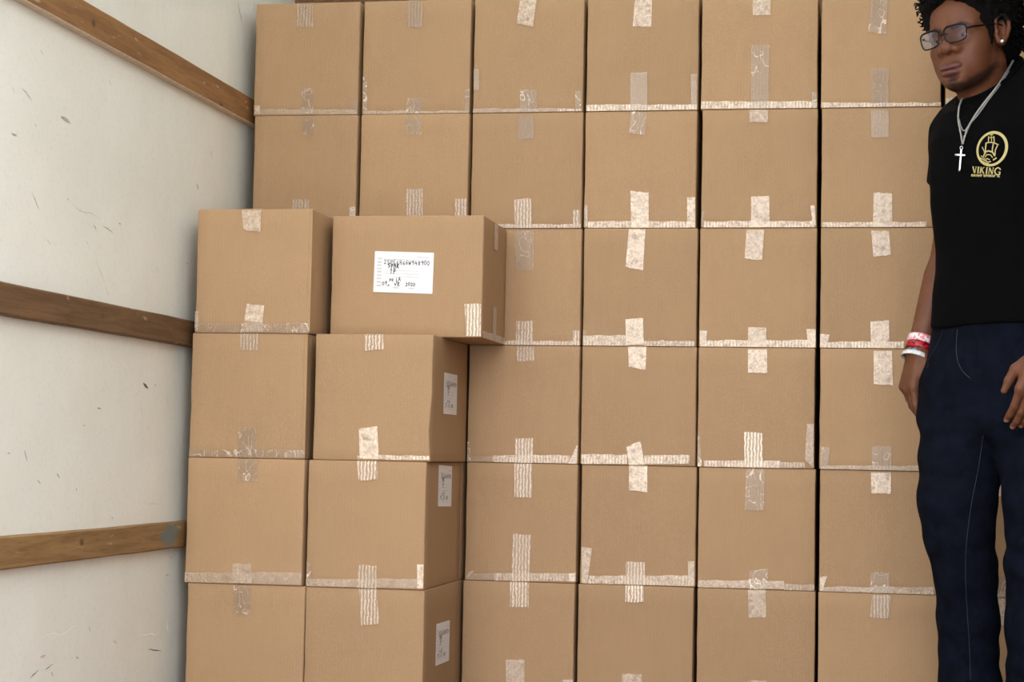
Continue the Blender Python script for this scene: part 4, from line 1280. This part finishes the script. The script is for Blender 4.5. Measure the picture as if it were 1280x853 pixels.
def jeans_sdf(W):
    d = loft_sdf(W, PELVIS)
    L = [chain_sdf(W, pts, rs, 0.02) for pts, rs in LEGSECT]
    legs = np.minimum(L[0], L[1])
    d = smin(smax(d, 0.69 - W[:, 2], 0.04), legs, 0.025)
    z = W[:, 2]
    knee = np.exp(-((z - 0.50) / 0.13) ** 2) + 0.9 * np.exp(-((z - 0.12) / 0.12) ** 2) + 0.6 * np.exp(-((z - 0.74) / 0.09) ** 2)
    fold = 0.0042 * np.sin(z * 80 + 3.2 * wnoise(W, 31, 8.0, 3)) * knee * (0.4 + 0.6 * wnoise(W, 33, 9.0, 2)) + 0.003 * wnoise(W, 34, 14.0, 3, (1, 1, 0.7))
    d = d + fold
    d = smax(d, 0.022 - z, 0.006)
    return smax(d, z - 0.978, 0.004)


P, Q = surfnet(jeans_sdf, (1.84, -0.80, 0.0), (2.30, -0.36, 1.0), 0.0045)
jeans = plink('jeans', P, Q, M_DENIM)
JV, JQ = P, Q

# shoes (below the frame, for the man to stand on)
M_SHOE = simple('dark_shoe_leather', rgb(30, 29, 30), 0.5); M_SOLE = simple('grey_shoe_sole', rgb(120, 118, 114), 0.7)
for leg, yaw in ((LEGSECT[0][0][-1], 42), (LEGSECT[1][0][-1], 18)):
    fr = yawframe(yaw); base = np.array((leg[0], leg[1], 0.0))
    g = lambda x, y, z: base + np.array((x, y, z)) @ fr
    sd = lambda W, g=g: smax(smin(chain_sdf(W, [g(0, -0.05, 0.05), g(0, 0.07, 0.045), g(0.0, 0.155, 0.03)], [0.044, 0.046, 0.034], 0.03), cone(W, g(0, -0.02, 0.05), g(0, -0.02, 0.11), 0.045, 0.043), 0.03), 0.014 - W[:, 2], 0.004)
    so = lambda W, g=g: smax(chain_sdf(W, [g(0, -0.05, 0.01), g(0, 0.07, 0.01), g(0, 0.155, 0.01)], [0.049, 0.051, 0.04], 0.02), np.abs(W[:, 2] - 0.009) - 0.009, 0.003)
    b = g(0, 0.05, 0)
    P, Q = surfnet(sd, b - np.array((0.19, 0.19, 0.05)), b + np.array((0.19, 0.19, 0.2)), 0.006)
    shoe = plink('shoe', P, Q, M_SHOE)
    P, Q = surfnet(so, b - np.array((0.21, 0.21, 0.03)), b + np.array((0.21, 0.21, 0.04)), 0.005)
    plink('sole', P, Q, M_SOLE, shoe)

# ---- things on the clothes are laid onto their surface
BV = {}
def bvh(key, V, Fq):
    BV[key] = BVHTree.FromPolygons([tuple(v) for v in V], [tuple(int(i) for i in f) for f in Fq])
bvh('shirt', SV, SQ); bvh('jeans', JV, JQ)
allV = np.concatenate([SV, parts[0][0], RV]); bvh('front', allV, np.concatenate([SQ, parts[0][1] + len(SV), RQ + len(SV) + len(parts[0][0])]))


def ray(u, v): return (CAM_F * 2391.75 + CAM_R * (u - 640) - CAM_U * (v - 426.5)).normalized()


def lay(key, u, v, lift):
    """the point of a garment that lies in direction (u, v), lifted off the cloth along its normal"""
    h, n, _, _ = BV[key].ray_cast(CAM_POS, ray(u, v))
    if h is None:
        h, n, _, _ = BV[key].find_nearest(CAM_POS + ray(u, v) * 4.4)
    if n.dot(CAM_POS - h) < 0: n = -n
    return h + n * lift


def spline(pts, n=8):
    out = []
    P = [Vector(p) for p in pts]
    for i in range(len(P) - 1):
        p0, p1, p2, p3 = P[max(i - 1, 0)], P[i], P[i + 1], P[min(i + 2, len(P) - 1)]
        for k in range(n):
            t = k / n
            out.append(0.5 * ((2 * p1) + (p2 - p0) * t + (2 * p0 - 5 * p1 + 4 * p2 - p3) * t * t + (3 * p1 - p0 - 3 * p2 + p3) * t ** 3))
    out.append(P[-1])
    return out


# seams and fly stitching of the jeans
for name, line, r in (('fly_stitching', [(1197, 412), (1195.5, 432), (1197, 450), (1202, 462), (1208, 469), (1213, 473)], 0.0007),
                      ('leg_seam', [(1229, 545), (1222, 590), (1214, 632), (1208, 680), (1207, 720), (1209, 765), (1212, 810), (1213, 850)], 0.0009),
                      ('pocket_edge', [(1179, 412), (1173, 428), (1163, 446), (1153, 458)], 0.0006)):
    pts = [lay('jeans', p.x, p.y, 0.0006) for p in spline([(a, b, 0) for a, b in line], 10)]
    V, F = tube(pts, r, 5)
    plink(name, V, F, M_STITCH if name == 'fly_stitching' else M_SEAM, jeans)


def print_strokes(strokes, lift=0.0012, th=0.0005):
    """strokes: (points, width) drawn on the shirt; returns thin raised ink"""
    V, F = [], []
    for pts, w in strokes:
        dense = []
        for a, b in zip(pts, pts[1:]):
            a = Vector(a); b = Vector(b); n = max(1, int((b - a).length / 1.5))
            dense += [a.lerp(b, k / n) for k in range(n)]
        dense.append(Vector(pts[-1]))
        o = len(V)
        for i, p in enumerate(dense):
            d = (dense[min(i + 1, len(dense) - 1)] - dense[max(i - 1, 0)])
            if d.length < 1e-6: d = Vector((1, 0))
            d.normalize(); nn = Vector((-d.y, d.x))
            ww = (w[0] + (w[1] - w[0]) * i / max(1, len(dense) - 1)) if isinstance(w, tuple) else w
            for s in (-1, 1):
                q = p + nn * s * ww / 2
                V.append(lay('shirt', q.x, q.y, lift))
        for i in range(len(dense) - 1):
            F.append((o + 2 * i, o + 2 * i + 1, o + 2 * i + 3, o + 2 * i + 2))
    return V, F


def arc(cx, cy, rx, ry, a0, a1, rot=0.0, n=40):
    out = []
    for k in range(n + 1):
        a = math.radians(a0 + (a1 - a0) * k / n)
        x, y = rx * math.cos(a), ry * math.sin(a)
        out.append((cx + x * math.cos(rot) - y * math.sin(rot), cy + x * math.sin(rot) + y * math.cos(rot)))
    return out


R0 = -0.42
emb = []
C0, C1 = (1240.3, 186.0), 0
for k in range(56):                                       # the ring: thin at the top, broad at the lower right
    a0, a1 = k * 360 / 56, (k + 1) * 360 / 56 + 0.5
    am = math.radians((a0 + a1) / 2)
    wd = 2.5 + 1.3 * max(0, math.cos(am - 0.55)) + 0.5 * max(0, math.cos(am - 2.6))
    emb.append((arc(1240.3, 186.2, 20.3 * 0.86, 21.0, a0 - 90, a1 - 90, 0.42, 2), wd))
ship = [([(1232.5, 179), (1238, 178.2), (1243, 178.8), (1248.5, 181.5)], 1.3),      # yard
        ([(1236.2, 170.5), (1235.8, 178)], 1.1), ([(1239.4, 170), (1239.8, 178.2)], 0.9), ([(1242.6, 170.4), (1243, 178.4)], 1.2),      # topsail and mast
        ([(1235.5, 172.5), (1243, 171.8)], 0.9), ([(1238, 169), (1241.5, 168.4)], 1.3),
        ([(1233, 179), (1232.2, 186), (1231.8, 192.5)], 1.5), ([(1242, 179.5), (1240.8, 186), (1240.5, 191)], 1.4),      # sail edges
        ([(1247, 182), (1244.3, 188), (1243.8, 195.5)], 1.3), ([(1228, 184), (1230.3, 188.5), (1231.5, 193)], 1.1),
        ([(1231, 190.5), (1236, 188.8), (1241, 190.5), (1243.5, 195)], 1.8), ([(1229.5, 196), (1231, 192.5)], 1.4),
        ([(1231.5, 196.5), (1234, 193.5), (1238.5, 193.8), (1241, 197.5)], 1.2), ([(1233.5, 198), (1237.5, 200)], 1.2),      # hull
        ([(1225.5, 197.5), (1230, 200), (1235, 203), (1239, 202)], 1.3), ([(1228, 201.5), (1232, 204), (1236.5, 205)], 1.2),  # waves
        ([(1226.5, 194.8), (1230, 197.6), (1234, 200.5)], 0.9), ([(1241.5, 200.5), (1246, 197.5)], 1.6)]
V, F = print_strokes(emb + ship)
plink('shirt_emblem', V, F, M_PRINTY, shirt, 'khaki ring with a sailing ship printed on the chest', smooth=False)


def B_(x, y): return (1216.0 + x, 208.2 + y + 0.055 * x)      # baseline runs slightly downhill


let = [([B_(0.6, 0.2), B_(2.6, 8.2)], (1.7, 1.4)), ([B_(4.6, 0.2), B_(2.9, 8.2)], 0.8), ([B_(-0.1, 0.2), B_(1.9, 0.2)], 0.6), ([B_(3.8, 0.2), B_(5.4, 0.2)], 0.6),
       ([B_(7.6, 0.2), B_(6.6, 8.2)], 1.6), ([B_(6.5, 0.3), B_(8.7, 0.3)], 0.6), ([B_(5.6, 8.1), B_(7.8, 8.1)], 0.6),
       ([B_(10.9, 0.2), B_(9.7, 8.2)], 1.6), ([B_(14.3, 0.3), B_(10.8, 4.2)], 0.8), ([B_(11.6, 3.6), B_(13.9, 8.2)], 1.5), ([B_(13.5, 0.3), B_(15.1, 0.3)], 0.6), ([B_(13.0, 8.1), B_(14.8, 8.1)], 0.6), ([B_(8.9, 8.1), B_(10.7, 8.1)], 0.6),
       ([B_(18.2, 0.2), B_(17.2, 8.2)], 1.6), ([B_(17.2, 0.3), B_(19.3, 0.3)], 0.6), ([B_(16.3, 8.1), B_(18.3, 8.1)], 0.6),
       ([B_(21.3, 0.2), B_(20.2, 8.2)], 0.8), ([B_(21.3, 0.2), B_(24.4, 8.2)], 1.6), ([B_(25.9, 0.2), B_(24.7, 8.2)], 0.8), ([B_(25.2, 0.3), B_(26.7, 0.3)], 0.6), ([B_(19.5, 8.1), B_(21.0, 8.1)], 0.6),
       ([B_(34.6, 2.6), B_(34.2, 0.9), B_(31.6, -0.2), B_(28.8, 1.6), B_(27.7, 4.6), B_(28.6, 7.6), B_(31.0, 8.9), B_(33.8, 8.0), B_(34.1, 5.4)], 1.6), ([B_(31.9, 5.2), B_(35.0, 5.2)], 0.8)]
V, F = print_strokes(let)
plink('shirt_lettering', V, F, M_PRINTY, shirt, 'word VIKING printed in khaki serif capitals', smooth=False)
tick = []
rnd = random.Random(8)
x = -1.0
while x < 33.0:                                            # a line of tiny capitals too small to read
    if not (12.4 < x < 13.2 or 28.6 < x < 30.2):
        a = rnd.choice((-0.4, 0, 0.4))
        tick.append(([B_(x, 9.7 - 0.03 * x), B_(x + a, 12.6 - 0.03 * x)], 0.75))
        if rnd.random() < 0.6: tick.append(([B_(x, rnd.choice((9.8, 11.1, 12.4)) - 0.03 * x), B_(x + 1.2, rnd.choice((9.8, 11.1, 12.4)) - 0.03 * x)], 0.6))
    x += 1.35
V, F = print_strokes(tick)
plink('small_print', V, F, M_PRINTY, shirt, 'tiny line of khaki print under the lettering', smooth=False)

# ---- necklaces and cross
M_SILVER = NT('brushed_silver').set(Base_Color=(0.6, 0.59, 0.57, 1), Metallic=1.0, Roughness=0.32)
M_CHAIN = NT('pale_silver_chain').set(Base_Color=(0.34, 0.335, 0.31, 1), Metallic=0.6, Roughness=0.4)


def rope(points, r, pitch):
    pts = spline(points, 10)
    dense = []
    for a, b in zip(pts, pts[1:]):
        n = max(1, int((b - a).length / 0.0012))
        dense += [a.lerp(b, k / n) for k in range(n)]
    out = []
    for s in (0, PI):
        pl = []
        L = 0
        for i, p in enumerate(dense):
            d = (dense[min(i + 1, len(dense) - 1)] - dense[max(i - 1, 0)]).normalized()
            u = d.cross(Vector((0.3, -1, 0.2))).normalized(); w = d.cross(u)
            if i: L += (p - dense[i - 1]).length
            t = L / pitch * 2 * PI + s
            pl.append(p + (u * math.cos(t) + w * math.sin(t)) * r * 0.55)
        out.append(tube(pl, r * 0.62, 6))
    return merge(out)


def chain_px(line, lift): return [lay('front', a, b, lift) for a, b in line]


V, F = rope(chain_px([(1268, 76), (1259, 92), (1247, 108), (1234, 126), (1222, 142), (1213, 157), (1207.5, 170), (1204.5, 181)], 0.0032), 0.0028, 0.006)
nk = plink('necklace', V, F, M_CHAIN, None, 'thick pale silver rope chain')
V, F = rope(chain_px([(1204.5, 122), (1200.5, 134), (1199.2, 148), (1201.5, 164), (1203.5, 174), (1204.5, 181)], 0.0032), 0.0024, 0.006)
plink('necklace', V, F, M_CHAIN, None, 'far side of the silver rope chain')
V, F = rope(chain_px([(1262, 90), (1249, 108), (1236, 126), (1224, 143), (1213, 156), (1206, 164), (1202, 158), (1200, 149)], 0.0022), 0.0015, 0.005)
plink('necklace', V, F, M_CHAIN, None, 'thinner silver chain lying higher')
top = lay('front', 1204, 182, 0.005); bot = lay('front', 1201.5, 213, 0.005); armc = lay('front', 1203.2, 194.5, 0.005)
down = (bot - top).normalized(); view = (CAM_POS - armc).normalized()
side = down.cross(view).normalized(); outw = side.cross(down).normalized()
if outw.dot(view) < 0: outw = -outw
def bar(a, b, w, t):
    d = (b - a).normalized(); s = outw.cross(d).normalized()
    q = []
    for p in (a, b):
        for i, j in ((-1, -1), (1, -1), (1, 1), (-1, 1)):
            k = 0.55 if j > 0 else 1.0
            q.append(p + s * i * w * k + outw * j * t)
    return q, [(0, 1, 2, 3), (4, 7, 6, 5), (0, 4, 5, 1), (1, 5, 6, 2), (2, 6, 7, 3), (3, 7, 4, 0)]
pc = []
pc.append(bar(top + down * 0.009, bot, 0.0024, 0.0017))
pc.append(bar(armc - side * 0.0098, armc + side * 0.0098, 0.0024, 0.0017))
def ball(c, r):
    bm = bmesh.new(); bmesh.ops.create_icosphere(bm, subdivisions=2, radius=r)
    V = [c + v.co for v in bm.verts]; F = [tuple(v.index for v in f.verts) for f in bm.faces]; bm.free()
    return V, F
pc += [ball(armc - side * 0.0105, 0.0028), ball(armc + side * 0.0105, 0.0028), ball(bot, 0.003)]
V, F = merge(pc)
cr = plink('cross_pendant', V, F, M_SILVER, None, 'silver cross hanging from the chain', smooth=False)
V, F = tube([top + down * 0.006 + side * 0.0028 * math.cos(a) + down * 0.0036 * math.sin(a) for a in [k * PI / 8 for k in range(16)]], 0.0009, 6, True)
plink('pendant_loop', V, F, M_SILVER, cr)

# ---- earring
lobe = h2w((0.0870, 0.024, -0.0245))
V, F = ball(Vector(lobe), 0.0046)
plink('earring', V, F, NT('bright_stud').set(Base_Color=(0.95, 0.95, 0.93, 1), Metallic=0.7, Roughness=0.12), None, 'bright round stud in the ear lobe')

# ---- glasses
M_FRAME = simple('black_glasses_acetate', rgb(8, 7, 7), 0.5, spec=0.25)
t = NT('coated_lens_glass')
tr = t.n('ShaderNodeBsdfTransparent', i_Color=(0.93, 0.94, 0.96, 1))
gl = t.n('ShaderNodeBsdfGlossy', i_Roughness=0.2, i_Color=(0.74, 0.80, 1.0, 1))
fr = t.n('ShaderNodeFresnel', i_IOR=1.55)
fx = t.math('MULTIPLY', 0.24, fr.outputs[0], clamp=True)   # anti-reflex coating
mx = t.n('ShaderNodeMixShader', i_0=fx, i_1=tr.outputs[0], i_2=gl.outputs[0])
t.t.links.new(mx.outputs[0], t.out.inputs['Surface'])
M_LENS = t.m


def lens_pt(sx, a, k=1.0, dy=0.0):
    """point on the rim of a rounded-rectangle lens; a runs round it"""
    e = 0.52
    cx, cy = math.cos(a), math.sin(a)
    x = 0.0250 * math.copysign(abs(cx) ** e, cx) * k; z = 0.0182 * math.copysign(abs(cy) ** (e + 0.1), cy) * k
    x *= 1 + 0.10 * (z / 0.02)                       # wider at the top
    gx = 0.0325 + x - (0.0065 if sx > 0 else -0.006)
    return (sx * gx, 0.1115 - 2.6 * gx ** 2 + 0.05 * z + dy, 0.0005 + z)


rim_parts = []
glasses = None
for sx in (-1, 1):
    pts = [h2w(lens_pt(sx, 2 * PI * k / 48)) for k in range(48)]
    rr = [0.0016 + 0.0007 * max(0, math.sin(2 * PI * k / 48)) for k in range(48)]
    V, F = tube(pts, rr, 8, True)
    rim_parts.append((V, F))
rim_parts.append(tube([h2w(q) for q in ((-0.0085, 0.1115, 0.002), (-0.004, 0.1135, 0.005), (0.004, 0.1135, 0.005), (0.0085, 0.1115, 0.002))], 0.0018, 8))
V, F = merge(rim_parts)
glasses = plink('glasses', V, F, M_FRAME, None, 'glasses with thin black rounded rectangular frames')
for sx in (-1, 1):
    pts = spline([h2w((sx * q[0], q[1], q[2])) for q in ((0.0535, 0.1045, 0.0065), (0.0630, 0.092, 0.0085), (0.0760, 0.050, 0.0125), (0.0820, 0.020, 0.015), (0.0835, 0.000, 0.007), (0.0815, -0.010, -0.010))], 6)
    V, F = tube(pts, [0.0024] * (len(pts) // 3) + [0.0018] * (len(pts) - len(pts) // 3), 8)
    plink('temple', V, F, M_FRAME, glasses)
    V, F = [], []
    for dy in (-0.0006, 0.0006):
        o = len(V)
        V.append(h2w(lens_pt(sx, 0, 0.0, dy)))
        for ring_k in (0.5, 1.0):
            V += [h2w(lens_pt(sx, 2 * PI * k / 32, ring_k, dy)) for k in range(32)]
        for k in range(32):
            F.append((o, o + 1 + k, o + 1 + (k + 1) % 32)); F.append((o + 1 + k, o + 33 + k, o + 33 + (k + 1) % 32, o + 1 + (k + 1) % 32))
    plink('lens', V, F, M_LENS, glasses)

# ---- wristbands on the right wrist
sh, el, wr, H, n = ARMS['r']
ax = unit(wr - el)
e1 = unit(np.cross(ax, H[2])); e2 = np.cross(ax, e1)


def band(name, s0, w, col, label, tilt=0.0, col2=None):
    V, F = [], []
    nseg = 40
    for i in range(nseg):
        a = 2 * PI * i / nseg
        for j, (ds, dr) in enumerate(((0, 0), (0, 0.0022), (w, 0.0022), (w, 0))):
            c = wr + ax * (s0 + ds + tilt * math.cos(a))
            q = (-(s0 + ds)) / np.linalg.norm(wr - el)
            r = 0.0262 + 0.018 * max(0, q) + 0.22 * max(0, s0 + ds) + dr
            V.append(c + (e1 * math.cos(a) * r * 1.02 + e2 * math.sin(a) * r * (1.12 + 8 * max(0, s0))))
    for i in range(nseg):
        k = (i + 1) % nseg
        for j in range(4):
            F.append((i * 4 + j, i * 4 + (j + 1) % 4, k * 4 + (j + 1) % 4, k * 4 + j))
    t = NT(name + '_plastic')
    nn = t.noise(t.coords('Object', (1, 1, 1)), 150.0, 2.0)
    t.set(Base_Color=t.mix(t.smooth(nn, 0.46, 0.56), col, col2 or col), Roughness=0.35)
    plink('wristband', V, F, t.m, None, label)


band('pink_band', -0.036, 0.017, rgb(222, 214, 212), 'white wristband with pink marks', 0.001, rgb(214, 110, 122))
band('red_band', -0.0175, 0.0175, rgb(180, 22, 38), 'glossy red wristband', -0.001, rgb(96, 12, 22))
band('grey_band', 0.0005, 0.007, rgb(40, 38, 44), 'dark mottled wristband', 0.0015, rgb(110, 114, 124))
band('white_band', 0.008, 0.011, rgb(218, 216, 212), 'white wristband nearest the hand', 0.0, rgb(190, 190, 194))
